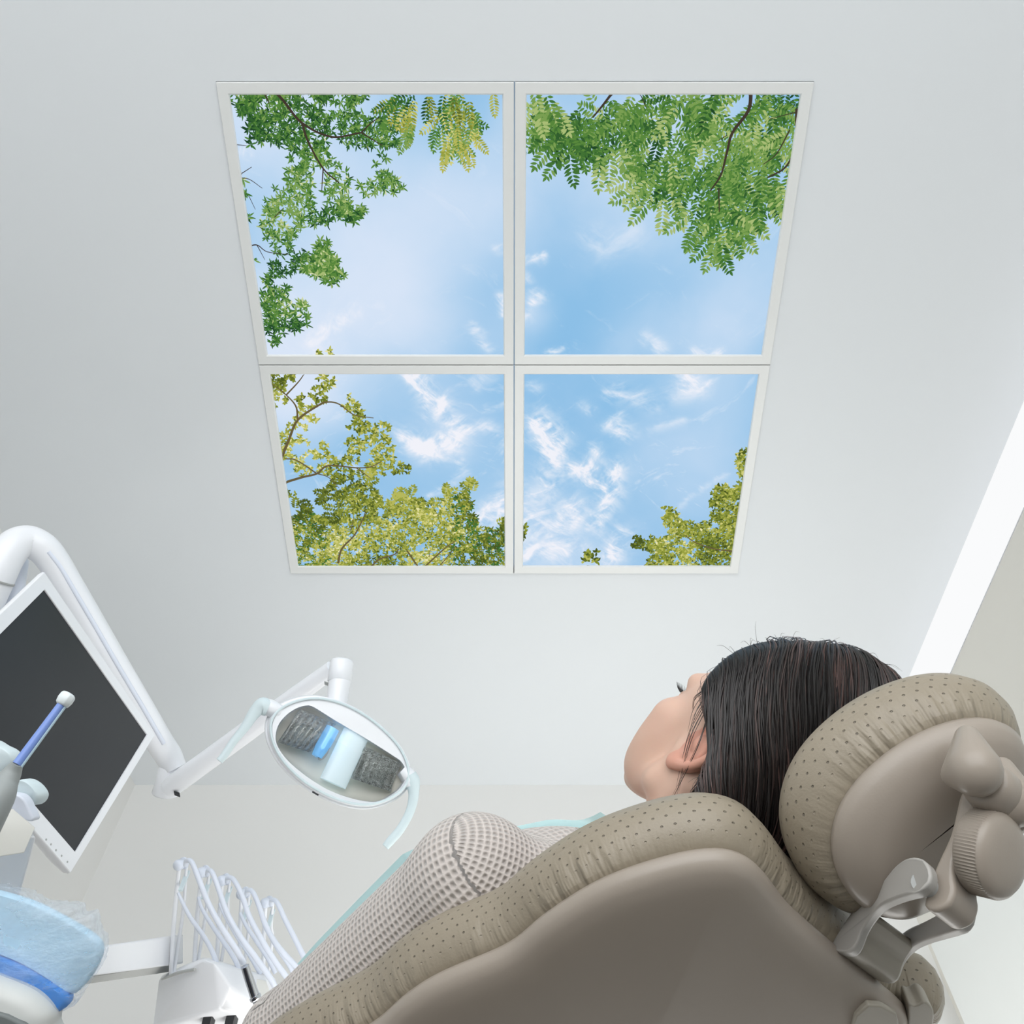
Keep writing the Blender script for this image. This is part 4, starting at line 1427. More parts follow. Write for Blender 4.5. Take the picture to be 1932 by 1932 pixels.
# seeds: along the crown/top (upper side as the head lies) and scattered all over
n_all = len(Vh)
idx = r_.choice(n_all, NS, replace=True)
P = Vh[idx] + r_.normal(0, .0015, (NS, 3))
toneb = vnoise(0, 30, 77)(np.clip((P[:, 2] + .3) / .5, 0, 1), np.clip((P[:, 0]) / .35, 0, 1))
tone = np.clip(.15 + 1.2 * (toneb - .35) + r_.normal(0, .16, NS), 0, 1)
toplit = np.clip(-(Fh.grad(P) @ GRAV), 0, 1)
tone = np.clip(tone + .42 * toplit * r_.random(NS), 0, 1)  # highlight from above put into the tint: upward-facing locks are lighter
lift = r_.random(NS) ** 2 * .0035 + .0004
steps = 15
path = [P.copy()]
wav = r_.random(NS) * 6.28
D0 = down + .35 * (-fz) * 0
for k_ in range(steps):
    g = Fh.grad(P)
    comb = np.tile(down, (NS, 1))
    # hair is combed back off the forehead before it falls
    l = (P - HEADC) @ HR.T
    w = np.clip((l[:, 1:2] - .01) / .05, 0, 1)
    comb = comb * (1 - .55 * w) + (-fy * .9 + fz * .25) * w * .8
    comb = comb + .10 * np.sin(wav + k_ * .55)[:, None] * fz
    t = comb - g * np.sum(comb * g, 1)[:, None]
    free = np.linalg.norm(t, axis=1) < .25
    t = t / (np.linalg.norm(t, axis=1)[:, None] + 1e-6)
    P = P + t * .0085
    d_ = Fh.sample(P)
    P = P - g * (d_ - lift)[:, None] * .9
    path.append(P.copy())
path = np.stack(path, 1)                       # NS, steps+1, 3
g0 = Fh.grad(path.reshape(-1, 3)).reshape(path.shape)
T = np.gradient(path, axis=1); T /= np.linalg.norm(T, axis=2)[..., None] + 1e-9
B_ = np.cross(T, g0); B_ /= np.linalg.norm(B_, axis=2)[..., None] + 1e-9
rad = r_.uniform(.0005, .0011, NS)[:, None, None] * np.sin(np.linspace(.12, PI - .05, steps + 1))[None, :, None] ** .6
ringv = np.stack([path + B_ * rad, path + g0 * rad * .8, path - B_ * rad], 2)   # NS, m, 3, 3
m = steps + 1
V3 = ringv.reshape(-1, 3)
base = (np.arange(NS) * m * 3)[:, None, None] + (np.arange(m - 1) * 3)[None, :, None] + np.array([0, 1])[None, None, :]
q = np.stack([base, base + 1, base + 4, base + 3], -1).reshape(-1, 4)
HV.append(V3); HF_.append(q + off); HT.append(np.repeat(tone, m * 3)); off += len(V3)
# stray hairs standing off the crown and loose wisps by the ear
b = MB()
for i in range(420):
    j = r_.integers(0, NS)
    p = path[j, 0]; g = Fh.grad(p[None])[0]
    up_ = -GRAV
    if g @ up_ < .35:
        continue
    d = unit(T[j, 1] * .9 + g * r_.uniform(.15, .6) + r_.normal(0, .25, 3))
    L = r_.uniform(.012, .034)
    b.tube([p, p + d * L * .5 + g * .003, p + d * L + GRAV * .003], [.00022, .00018, .00008], 3, smooth=3)
for (x0_, y0_, z0_), (x1_, y1_, z1_), (x2_, y2_, z2_) in (((-.079, .014, .036), (-.0840, -.008, -.002), (-.074, -.030, -.045)), ((-.079, .020, .034), (-.0835, .002, .002), (-.076, -.022, -.040)),
                                                          ((-.078, .026, .036), (-.080, .018, .018), (-.078, .006, .000)), ((-.079, .008, .034), (-.0845, -.020, .000), (-.073, -.034, -.062)), ((-.077, .032, .036), (-.079, .030, .026), (-.077, .024, .016))):
    for k_ in range(3):
        jj = r_.normal(0, .0014, 3)
        b.tube([H(x0_, y0_, z0_) + jj, H(x1_ - .001, y1_, z1_) + jj * 1.2, H(x2_, y2_, z2_) + jj * 1.6], [.0004, .0003, .0001], 4, smooth=5)
HV.append(np.array(b.v)); HF_.append(np.array([f for f in b.f if len(f) == 4]) + off); HT.append(np.full(len(b.v), .5))
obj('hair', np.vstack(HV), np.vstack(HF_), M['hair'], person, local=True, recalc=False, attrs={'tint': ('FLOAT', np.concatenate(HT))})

# sweater --------------------------------------------------------------
Fs = Field(np.arange(-.10, .44, .0036), np.arange(.0, .36, .0036), np.arange(-.92, -.14, .0036))
torso_prims(Fs, .009, .022)
Fs.cone(NB + np.array([0, .004, .0]), (PR, .13, -.30), .066, .085, .03)
arm_prims(Fs, SHL, ELL, WRL, .010, .016); arm_prims(Fs, SHR, ELR, WRR, .010, .016)
X, Y, Z = Fs.grid()
Fs.fullmax(-(Z + .875))                                                   # hem
# crew neck opening
nk = np.sqrt((X - PR) ** 2 + (Y - .155) ** 2 + ((Z + .160) * .9) ** 2) - .085
Fs.fullmax(-nk)
Vs, Fsq = Fs.mesh()
# knit coordinates: around/along the sleeves, across/along the body
uv = np.zeros((len(Vs), 3))
uv[:, 0] = Vs[:, 0]; uv[:, 1] = Vs[:, 2]
front = Vs[:, 1]
uv[:, 0] = np.arctan2(Vs[:, 0] - PR, Vs[:, 1] - .15) * .13
cap = (Vs[:, 2] > -.315) & (np.abs(Vs[:, 0] - PR) > .05)
uv[cap, 0] = np.arctan2(Vs[cap, 1] - .12, Vs[cap, 2] + .262) * .058
uv[cap, 1] = Vs[cap, 0] * 1.25
for sh, el, wr in ((SHL, ELL, WRL), (SHR, ELR, WRR)):
    for a, c, rr in ((sh, el, .055), (el, wr, .045)):
        d = unit(c - a); L = np.linalg.norm(c - a)
        h = (Vs - a) @ d
        rad_ = np.linalg.norm(Vs - a - h[:, None] * d, axis=1)
        sidev = (np.abs(Vs[:, 0] - PR) > .128) if rr > .05 else (Vs[:, 1] > .12)
        msk = (h > -.035) & (h < L + .03) & (rad_ < rr + .022) & sidev
        e1 = unit(np.cross(d, (1, 0.2, .1))); e2 = np.cross(d, e1)
        an_ = np.arctan2((Vs - a) @ e1, (Vs - a) @ e2) * rr
        uv[msk, 0] = h[msk] * (-1)
        uv[msk, 1] = an_[msk]
obj('sweater', Vs, Fsq, M['knit'], person, local=True, recalc=False, attrs={'knit': ('FLOAT_VECTOR', uv)})
# trousers and shoes (below the frame)
Ft = Field(np.arange(-.06, .40, .008), np.arange(-.02, .30, .008), np.arange(-1.72, -.76, .008))
Ft.ell((PR, .140, -.80), (.160, .100, .13), None, .03)
for s, kn, an in zip((-1, 1), KN, AN):
    Ft.cone(np.array([PR + s * .085, .130, -.83]), kn, .094, .064, .03); Ft.cone(kn, an + (an - kn) * .02, .064, .052, .02)
Vt, Ftq = Ft.mesh()
obj('trousers', Vt, Ftq, M['trouser'], person, local=True, recalc=False)
for s, an in zip((-1, 1), AN):
    Fz = Field(np.arange(PR + s * .09 - .09, PR + s * .09 + .09, .006), np.arange(.0, .34, .006), np.arange(-1.76, -1.5, .006))
    Fz.cone(an + np.array([0, -.005, -.03]), an + np.array([s * .012, .125, -.07]), .046, .040, .02)
    Fz.cone(an + np.array([0, .01, .02]), an + np.array([0, .03, -.04]), .045, .046, .02)
    Vz, Fzq = Fz.mesh()
    obj('shoe', Vz, Fzq, M['shoe'], person, local=True, recalc=False)

# paper bib over the chest ------------------------------------------------
bib = thing('dental_bib', 'pale teal paper bib spread over the chest of the woman in the chair', 'bib', mat=CM)
nu, nv_ = 60, 80
us = np.linspace(0, 1, nu); vs_ = np.linspace(-.172, -.66, nv_)
le_b = np.array([-.66, -.62, -.54, -.455, -.41, -.35, -.29, -.21, -.172])
le_r = np.array([.046, .046, .048, .050, .050, .060, .072, .092, .110])
le_f = np.array([.249, .260, .279, .297, .284, .258, .222, .192, .206])
R0 = np.interp(vs_, le_b, le_r)[:, None]; F0 = np.interp(vs_, le_b, le_f)[:, None]
RR = R0 + us[None] * (.30 - R0)
hg = np.zeros((nv_, nu))
yy = np.linspace(.358, .10, 140)
for i in range(nv_):
    for j in range(nu):
        s_ = Fs.sample(np.column_stack([np.full(140, RR[i, j]), yy, np.full(140, vs_[i])]))
        k_ = np.argmax(s_ < .005)
        hg[i, j] = yy[k_] if s_[k_] < .005 else .12
w_ = np.exp(-(us / .22) ** 2)[None]
hg = np.maximum(hg, F0 * w_ + hg * (1 - w_))
top = np.maximum(np.maximum.accumulate(hg, 1), hg)
hg = np.maximum(hg, np.minimum(F0 + .0 * us[None], .26))
for _ in range(6):
    g2 = hg.copy()
    g2[1:-1] = np.maximum(.25 * hg[:-2] + .5 * hg[1:-1] + .25 * hg[2:], hg[1:-1])
    g2[:, 1:-1] = np.maximum(.25 * g2[:, :-2] + .5 * g2[:, 1:-1] + .25 * g2[:, 2:], g2[:, 1:-1])
    hg = g2
gv = np.stack([RR, hg + .003, np.repeat(vs_[:, None], nu, 1)], 2).reshape(-1, 3)
b = MB()
b.add(gv, [[a * nu + c, a * nu + c + 1, (a + 1) * nu + c + 1, (a + 1) * nu + c] for a in range(nv_ - 1) for c in range(nu - 1)])
o = b.build('paper_sheet', M['teal'], bib, local=True)

# ------------------------------------------------------------------ operating lamp on its jointed arm
lamp = thing('operating_lamp', 'white dental operating lamp with an oval glass face on a jointed arm', 'dental lamp', W(320, 1490, 1.85))
LC = W(640, 1418, 1.58)
LN = unit((.30, -.74, -.60))                     # facing direction
def lp(px, py, d=0.0):
    return hit(px, py, LC + LN * d, LN)
rim = [(509, 1372), (514, 1352), (528, 1337), (548, 1326), (572, 1319), (598, 1317), (625, 1321), (655, 1331), (690, 1350), (722, 1375), (748, 1402), (764, 1428), (771, 1452), (769, 1475), (757, 1493), (738, 1506), (712, 1516), (685, 1519), (652, 1514), (615, 1500), (580, 1480), (550, 1455), (527, 1427), (513, 1398)]
RL = resample(smoothpath([lp(*q) for q in rim], 6, closed=True), 120)
cen = RL.mean(0)
la = unit(lp(760, 1480) - lp(530, 1345)); lb = np.cross(LN, la)
b = MB()
def sc(f_, d, sh=0.0):
    return cen + (RL - cen) * f_ + LN * d + lb * sh
upv = W(628, 1388, 1.58) - W(640, 1418, 1.58)
rings = [sc(.965, -.006), sc(.972, .001), sc(.992, .003), sc(1.01, -.001), sc(1.03, -.012), sc(1.03, -.024) + upv * .1, sc(.99, -.042) + upv * .45, sc(.90, -.060) + upv * .75, sc(.72, -.076) + upv * .9, sc(.45, -.086) + upv, sc(.15, -.089) + upv]
b.loft(rings, capfirst=False, caplast=True)
b.build('housing', M['white'], lamp)
# trim bead round the front
b = MB(); b.tube(list(sc(.99, .0025)) + [sc(.99, .0025)[0]], .0022, 8, cap=False)
b.build('front_trim', M['mint'], lamp)
b = MB(); b.tube(list(sc(1.037, -.018)) + [sc(1.037, -.018)[0]], .0035, 8, cap=False)
b.build('housing_bead', M['white'], lamp)
# inner tray
win = [(520, 1396), (522, 1376), (530, 1360), (545, 1345), (562, 1335), (578, 1331), (592, 1334), (632, 1359), (690, 1393), (742, 1426), (757, 1437), (765, 1452), (764, 1472), (752, 1490), (735, 1502), (715, 1512), (690, 1512), (655, 1504), (617, 1489), (580, 1466), (548, 1440), (528, 1416)]
WL = resample(smoothpath([lp(*q) for q in win], 4, closed=True), 100)
wc = WL.mean(0)
def ws_(f_, d):
    return wc + (WL - wc) * f_ + LN * d
# white fascia between window and rim, with the window cut out of it
b = MB()
fo = resample(sc(.968, .0), 100)
j0 = np.argmin(np.linalg.norm(fo - WL[0], axis=1)); fo = np.roll(fo, -j0, 0)
b.loft([fo, ws_(1.0, .0005), ws_(.99, -.003), ws_(.985, -.012)], cap=False)
b.build('fascia', M['white'], lamp)
b = MB()
b.loft([ws_(.99, -.011), ws_(.96, -.022), ws_(.8, -.034), ws_(.3, -.038)], capfirst=False)
b.build('inner_tray', M['lamp_tray'], lamp)
b = MB(); b.loft([ws_(1.0, -.002), ws_(.999, -.0005), ws_(.6, .0015), ws_(.2, .002)], capfirst=False)
b.build('cover_glass', M['glass'], lamp)
# two faceted reflectors: curved sheets at both ends
def reflector(corners, depth):
    n1, n2 = 24, 12
    p00, p10, p11, p01 = [lp(*q, -.006) for q in corners]
    V, uvs = [], []
    for j in range(n2 + 1):
        for i in range(n1 + 1):
            s_, t_ = i / n1, j / n2
            p = (p00 * (1 - s_) + p10 * s_) * (1 - t_) + (p01 * (1 - s_) + p11 * s_) * t_
            V.append(p - LN * depth * (1 - (2 * t_ - 1) ** 2) * (1 - .3 * abs(2 * s_ - 1) ** 2) - LN * .001 + LN * .0016 * (1 if (i % 4) < 2 else -1))
            uvs.append((s_, t_, 0))
    Fc = [[j * (n1 + 1) + i, j * (n1 + 1) + i + 1, (j + 1) * (n1 + 1) + i + 1, (j + 1) * (n1 + 1) + i] for j in range(n2) for i in range(n1)]
    return obj('reflector', V, Fc, M['reflector'], lamp, attrs={'rim': ('FLOAT_VECTOR', uvs)})
reflector([(566, 1337), (634, 1366), (585, 1420), (524, 1400)], .020)
reflector([(688, 1408), (758, 1440), (738, 1494), (662, 1468)], .020)
# bulb shield between them
q0, q1 = lp(628, 1374, -.010), lp(598, 1428, -.010)
b = MB(); b.tube([q0, q0 + (q1 - q0) * .3, q0 + (q1 - q0) * .7, q1], [.012, .0125, .0125, .010], 20)
b.build('bulb_shield', M['cyan_tube'], lamp)
q0, q1 = lp(672, 1384, -.016), lp(628, 1478, -.016)
b = MB(); b.tube([q0, q1], .024, 24, flat=.45, up=LN)
b.build('light_bar', M['pale_tube'], lamp)
b = MB(); c0 = lp(611, 1417, -.004)
e1 = unit(lp(618, 1402) - lp(604, 1432)); e2 = np.cross(LN, e1)
b.loft([c0 + LN * h_ + np.array([math.cos(t) * .0165 * e1 + math.sin(t) * .008 * e2 for t in np.linspace(0, 2 * PI, 24, endpoint=False)]) for h_ in (-.006, 0)])
b.build('shield_cap', M['grey'], lamp)
# small black slots on the lower edge
b = MB(); c0 = lp(595, 1497, .0025); d0 = unit(lp(600, 1500) - lp(588, 1493))
b.box(c0, d0 * .006, np.cross(LN, d0) * .0012, LN * .002)
b.build('vent_slot', M['dark'], lamp, smooth=False)
# handles
def handle(pts, rads, jp):
    P = [lp(*q, -.008) for q in pts]
    b = MB().tube(P, rads, 16, smooth=6)
    h = b.build('handle', M['mint'], lamp)
    b = MB().tube([lp(*q, -.010) for q in jp], [.012, .0145, .0145, .013], 20)
    b.build('handle_socket', M['white'], h)
handle([(506, 1336), (494, 1333), (480, 1345), (462, 1372), (440, 1400), (424, 1424), (414, 1436)], [.014, .0155, .0115, .009, .0072, .0066, .0066, .0062], [(530, 1345), (517, 1339), (506, 1334), (497, 1330)])
handle([(772, 1462), (779, 1478), (780, 1505), (772, 1535), (755, 1565), (738, 1585), (727, 1598)], [.013, .0135, .0095, .0082, .0078, .0078, .0078, .0066], [(758, 1452), (768, 1462), (776, 1474), (778, 1482)])
# stem above the lamp
sp = [W(646, 1244, 1.72), W(641, 1287, 1.70), W(634, 1330, 1.685)]
b = MB(); ax = unit(sp[2] - sp[0]); L1 = np.linalg.norm(sp[1] - sp[0])
b.lathe(sp[0], ax, [(0, 0), (0, .015), (.0025, .0198), (.006, .0218), (L1 - .001, .0218), (L1, .021)], 40)
b.build('stem_cap', M['white'], lamp)
b = MB(); b.lathe(sp[1], ax, [(-.002, .0200), (.0, .0204), (.06, .0192)], 40)
b.build('stem', M['white'], lamp)
# lower arm
A0, A1 = W(318, 1488, 1.86), W(628, 1262, 1.755)
b = MB(); b.tube([A0, A0 + (A1 - A0) * .03, A0 + (A1 - A0) * .5, A1], [.018, .0215, .0205, .0165], 28)
la_ = b.build('lower_arm', M['white'], lamp)
t = unit(A1 - A0); nn = unit(np.cross(t, (0, 1.0, .6)))
b = MB(); c0 = W(334, 1498, 1.835); b.box(c0, unit(W(340, 1501, 1.835) - W(326, 1496, 1.835)) * .006, unit(W(334, 1503, 1.835) - W(334, 1495, 1.835)) * .002, (0, .004, 0)); b.build('slot', M['dark'], la_, smooth=False)
b = MB(); c0 = W(617, 1290, 1.70); b.box(c0, unit(W(622, 1292, 1.70) - W(610, 1288, 1.70)) * .005, (0, 0, .0006), (0, .004, 0)); b.build('latch', M['grey'], la_, smooth=False)
# elbow
E0, E1 = W(322, 1446, 1.88), W(311, 1500, 1.88)
ax = unit(E1 - E0); L1 = np.linalg.norm(E1 - E0)
b = MB(); b.lathe(E0, ax, [(-.004, 0), (-.004, .018), (0, .0225), (L1 * .55, .0235), (L1 - .004, .0265), (L1 - .001, .0245), (L1, .018), (L1 + .001, 0)], 40)
b.build('elbow_joint', M['white'], lamp)
# upper arm, bending over at the top and back down to the left
pth = [(330, 1450, 1.88), (318, 1426, 1.88), (300, 1398, 1.87), (262, 1332, 1.85), (215, 1253, 1.82), (168, 1172, 1.80), (128, 1104, 1.78), (104, 1064, 1.77), (82, 1036, 1.76), (55, 1022, 1.75), (30, 1028, 1.73), (10, 1052, 1.71), (-12, 1100, 1.69), (-60, 1210, 1.66), (-120, 1350, 1.62)]
b = MB(); b.tube([W(*q) for q in pth], [.0235, .0265, .0265, .0265, .027, .0275, .028, .029, .030, .031, .032, .033, .033, .031, .030], 30, smooth=6)
ua = b.build('upper_arm', M['white'], lamp)
b = MB(); b.tube([W(x + 9, y + 5, z - .02) for x, y, z in pth[2:9]], .0045, 8, smooth=6)
b.build('arm_ridge', M['white_cool'], ua)
b = MB(); c = W(-8, 1092, 1.69); d = unit(W(-14, 1104, 1.688) - W(-8, 1092, 1.69)); b.lathe(c, d, [(-.002, .0335), (0, .0342), (.002, .0335)], 40); b.build('arm_seam', M['grey'], ua)

# ------------------------------------------------------------------ patient monitor
MN = unit((.969, -.247, 0))
MC = W(115, 1360, 1.50)
def mp(px, py, d=0.0):
    return hit(px, py, MC + MN * d, MN)
mon = thing('monitor', 'flat screen monitor with a white bezel and dark blank screen', 'monitor', MC - MN * .02)
oc = [mp(84, 1078), mp(293, 1386), mp(133, 1648)]
oc.append(oc[0] + oc[2] - oc[1])
ic = [mp(85, 1112), mp(278.5, 1386), mp(143, 1608)]
ic.append(ic[0] + ic[2] - ic[1])
oc, ic = np.array(oc), np.array(ic)
b = MB()
co = oc.mean(0)
b.loft([ic - MN * .0035, ic + MN * .0, oc + (ic - oc) * .04, oc - MN * .004, oc + (co - oc) * .01 - MN * .012, co + (oc - co) * .90 - MN * .034], capfirst=False)
b.build('bezel', M['white'], mon, bevel=.0012, seg=2)
b = MB(); b.add(ic - MN * .003, [[0, 1, 2, 3]]); b.build('screen', M['screen'], mon, smooth=False)
for q in ((87, 1584), (96, 1593), (105.5, 1604), (116, 1614.5), (127, 1626)):
    b = MB().lathe(mp(*q), MN, [(-.001, .0017), (.0006, .0016), (.0009, 0)], 12)
    b.build('button', M['grey'], mon)
ri = unit(oc[1] - oc[0]); up_ = np.array([0, 0, 1.0])
b = MB(); cb = co - MN * .045; b.box(cb, ri * .05, up_ * .05, MN * .014); b.box(cb - MN * .03, ri * .02, up_ * .02, MN * .03)
b.build('mount', M['white_cool'], mon, bevel=.004)
b = MB(); b.tube([cb - MN * .05, cb - MN * .09 + up_ * .05, W(40, 1060, 1.80)], [.016, .016, .014], 14, smooth=6); b.build('mount_arm', M['white_cool'], mon)

# ------------------------------------------------------------------ assistant's instrument holder and the light-guide tool in it
hold = thing('instrument_holder', 'white instrument holder block with round lobes in front of the monitor, on a post', 'instrument holder', W(15, 1600, 1.02))
b = MB()
C_ = W(47, 1611, 1.0); Bv = W(69, 1561, 1.02) - C_; Dv = W(2, 1574, .985) - C_; Ev = W(-22, 1622, .955) - C_
b.hull([C_ + i * Bv + j * Dv + k_ * Ev for i in (0, 1) for j in (0, 1.0) for k_ in (0, 1)])
b.build('block', M['white_warm'], hold, bevel=.0025)
b = MB(); u0 = C_ + Dv * .55 + Ev * .45; b.box(u0 - Bv * .004, Dv * .16, Ev * .03, Bv * .006); b.build('slot', M['grey'], hold, smooth=False)
b = MB(); u0 = C_ + Dv * .80 + Ev * .25; b.box(u0 - Bv * .004, Dv * .05, Ev * .05, Bv * .006); b.build('screw', M['grey'], hold, smooth=False)
def lobe(pts, zc, th):
    L = resample(smoothpath([W(*q, zc) for q in pts], 6, closed=True), 60)
    d = unit(np.array([.15, .5, .55]))
    c = L.mean(0)
    b = MB(); b.loft([c + (L - c) * .90 - d * 0, c + (L - c) * .98 + d * .002, L + d * .005, L + d * th, c + (L - c) * .93 + d * (th + .004)])
    return b.build('lobe', M['mint'], hold)
lobe([(22, 1480), (38, 1471), (56, 1480), (69, 1496), (70, 1508), (62, 1519), (50, 1519), (36, 1508), (22, 1498)], 1.03, .016)
lobe([(-30, 1400), (-4, 1408), (14, 1418), (21, 1432), (17, 1446), (0, 1462), (-30, 1468)], 1.03, .016)
b = MB(); L = resample(smoothpath([W(*q, 1.015) for q in ((2, 1506), (14, 1498), (34, 1500), (46, 1510), (52, 1522), (62, 1548), (40, 1545), (14, 1520))], 5, closed=True), 50)
d = unit(np.array([.1, .5, .6])); b.loft([L, L + d * .014]); b.build('collar', M['white_cool'], hold, bevel=.002)
b = MB(); b.hull([W(*q) for q in ((-30, 1570, 1.02), (68, 1578, 1.03), (-30, 1570, 1.09), (64, 1572, 1.09), (-40, 1790, 1.06), (18, 1760, 1.06), (-40, 1790, 1.12), (14, 1760, 1.12))])
b.build('post', M['white'], hold, bevel=.003)
cur = thing('curing_light', 'hand tool with a blue see-through tube and white cap standing in front of the screen', 'dental hand tool', W(0, 1500, 0.93))
t0, t1 = W(124, 1318, 0.97), W(32, 1442, 0.93)
b = MB(); b.tube([t0, t1], [.0042, .0048], 16); b.build('light_guide', M['tube_blue'], cur)
dpx = unit(W(128, 1321, 0.97) - W(120, 1315, 0.97))
b = MB(); b.tube([t0 + dpx * .0044, t1 + dpx * .0048], [.0016, .0018], 8); b.build('clear_sleeve', M['tube_clear'], cur)
c = W(124, 1319, 0.97); ax = unit(t0 - t1)
b = MB(); b.lathe(c, ax, [(-.0075, .0055), (-.006, .0075), (-.001, .0086), (.004, .0083), (.0065, .0065), (.0075, 0)], 8); b.build('cap', M['stem_rim'], cur, bevel=.001)
b = MB(); b.tube([W(33, 1440, 0.93), W(24, 1456, 0.93), W(12, 1476, .925), W(-2, 1505, .915), W(-40, 1580, .90)], [.0055, .009, .0115, .0150, .016], 20, smooth=4); b.build('grip', M['taupe_grip'], cur)

# ------------------------------------------------------------------ blue tray in plastic wrap
tray = thing('instrument_tray', 'light blue tray with a rounded corner seen from below, wrapped in clear plastic', 'tray', W(80, 1800, .97))
TN = unit((-.10, .62, .78))                      # roughly up: the tray is seen from below, tipped towards the camera
TC = W(80, 1790, .97)
def tp(px, py, d=0.0):
    return hit(px, py, TC + TN * d, TN)
pl = [(-120, 1664), (-40, 1678), (10, 1690), (60, 1706), (115, 1733), (160, 1759), (182, 1776), (190, 1790), (188, 1808), (178, 1832), (160, 1858), (140, 1876), (124, 1872), (84, 1845), (40, 1820), (0, 1803), (-60, 1782), (-120, 1768)]
PLp = resample(smoothpath([tp(*q) for q in pl], 4, closed=True), 110)
pc_ = PLp.mean(0)
b = MB(); b.loft([pc_ + (PLp - pc_) * .96 - TN * .0, PLp + TN * .003, PLp + TN * .012, pc_ + (PLp - pc_) * .97 + TN * .014])
b.build('tray_body', M['blue_tray'], tray)
lo = [(-120, 1770), (-60, 1786), (0, 1808), (40, 1824), (84, 1849), (122, 1874), (132, 1888), (122, 1904), (104, 1910), (60, 1880), (20, 1856), (-20, 1838), (-120, 1806)]
LO = resample(smoothpath([tp(*q, -.004) for q in lo], 4, closed=True), 90); lc = LO.mean(0)
b = MB(); b.loft([lc + (LO - lc) * .90 - TN * .003, lc + (LO - lc) * .98, LO + TN * .008, LO + TN * .012])
b.build('tray_lip', M['blue_deep'], tray)
# crinkled wrap round the tray
ol = [(-120, 1656), (-40, 1672), (10, 1684), (34, 1686), (62, 1700), (84, 1712), (112, 1713), (142, 1716), (150, 1732), (172, 1731), (180, 1762), (189, 1776), (193, 1800), (184, 1830), (168, 1856), (152, 1878), (138, 1900), (108, 1914), (92, 1902), (60, 1884), (20, 1860), (-20, 1840), (-120, 1812)]
OLp = resample(smoothpath([tp(*q, -.008) for q in ol], 4, closed=True), 220); oc_ = OLp.mean(0)
r2 = np.random.default_rng(3)
def crink(L, a):
    n_ = r2.normal(0, a, len(L)); n_ = .5 * n_ + .5 * np.roll(n_, 1)
    return L + TN * n_[:, None]
b = MB(); b.loft([oc_ + (OLp - oc_) * f_ + TN * d for f_, d in ((.1, -.006), (.4, -.0055), (.7, -.005), (.9, -.003))] + [crink(oc_ + (OLp - oc_) * .97, .0016), crink(OLp + TN * .008, .0022), crink(oc_ + (OLp - oc_) * .985 + TN * .026, .003)], cap=False)
b.build('plastic_wrap', M['wrap'], tray)
rim_ = [(-120, 1806), (-40, 1826), (0, 1842), (40, 1857), (70, 1872), (92, 1892), (104, 1912), (102, 1935), (96, 1975), (-120, 1975)]
RLp = resample(smoothpath([tp(*q, -.014) for q in rim_], 4, closed=True), 90); rc_ = RLp.mean(0)
b = MB(); b.loft([rc_ + (RLp - rc_) * .60 - TN * .020, rc_ + (RLp - rc_) * .86 - TN * .016, rc_ + (RLp - rc_) * .97 - TN * .006, RLp, RLp + TN * .02])
b.build('white_rim', M['pale_grey'], tray)

b = MB(); b.prism([tp(*q, -.030) for q in ((-120, 1884), (-20, 1899), (20, 1910), (52, 1926), (78, 1948), (80, 1985), (-120, 1985))], -TN * .008)
b.build('underside', M['dark_grey'], tray, bevel=.003)

# ------------------------------------------------------------------ delivery unit with five hose arms
du = thing('delivery_unit', 'white dental delivery unit with five upright hose arms and looping hoses', 'delivery unit', W(400, 1880, 1.75))
b = MB()
pts = [(381, 1809, 1.72), (300, 1849, 1.80), (287, 1950, 1.80), (297, 1932, 1.79), (414, 1906, 1.70), (392, 1806, 1.76), (456, 1829, 1.80), (520, 1848, 1.84), (545, 1942, 1.82), (470, 1910, 1.74), (404, 1818, 1.705), (436, 1862, 1.70),
       (381, 1806, 1.95), (305, 1840, 1.95), (520, 1845, 1.98), (300, 1960, 1.95), (540, 1960, 1.95)]
b.hull([W(*q) for q in pts])
body_ = b.build('unit_body', M['white'], du, bevel=.006, seg=3, angle=12)
b = MB(); b.tube([W(306, 1848, 1.772), W(335, 1836, 1.748), W(368, 1829, 1.722)], [.002, .0035, .003], 8, smooth=4); b.build('groove', M['grey'], body_)
for q in ((394, 1926), (436, 1930)):
    b = MB(); c = W(*q, 1.74); b.box(c, unit(W(q[0] + 5, q[1], 1.74) - c) * .009, unit(W(q[0] - 3, q[1] + 12, 1.74) - c) * .016, (0, .012, .006)); b.build('holder_slot', M['dark'], body_, bevel=.002)
b = MB(); b.hull([W(*q) for q in ((458, 1842, 1.765), (502, 1850, 1.80), (512, 1878, 1.79), (480, 1893, 1.735), (458, 1842, 1.80), (502, 1850, 1.83), (512, 1878, 1.82))]); b.build('side_cover', M['white_warm'], body_, bevel=.002)
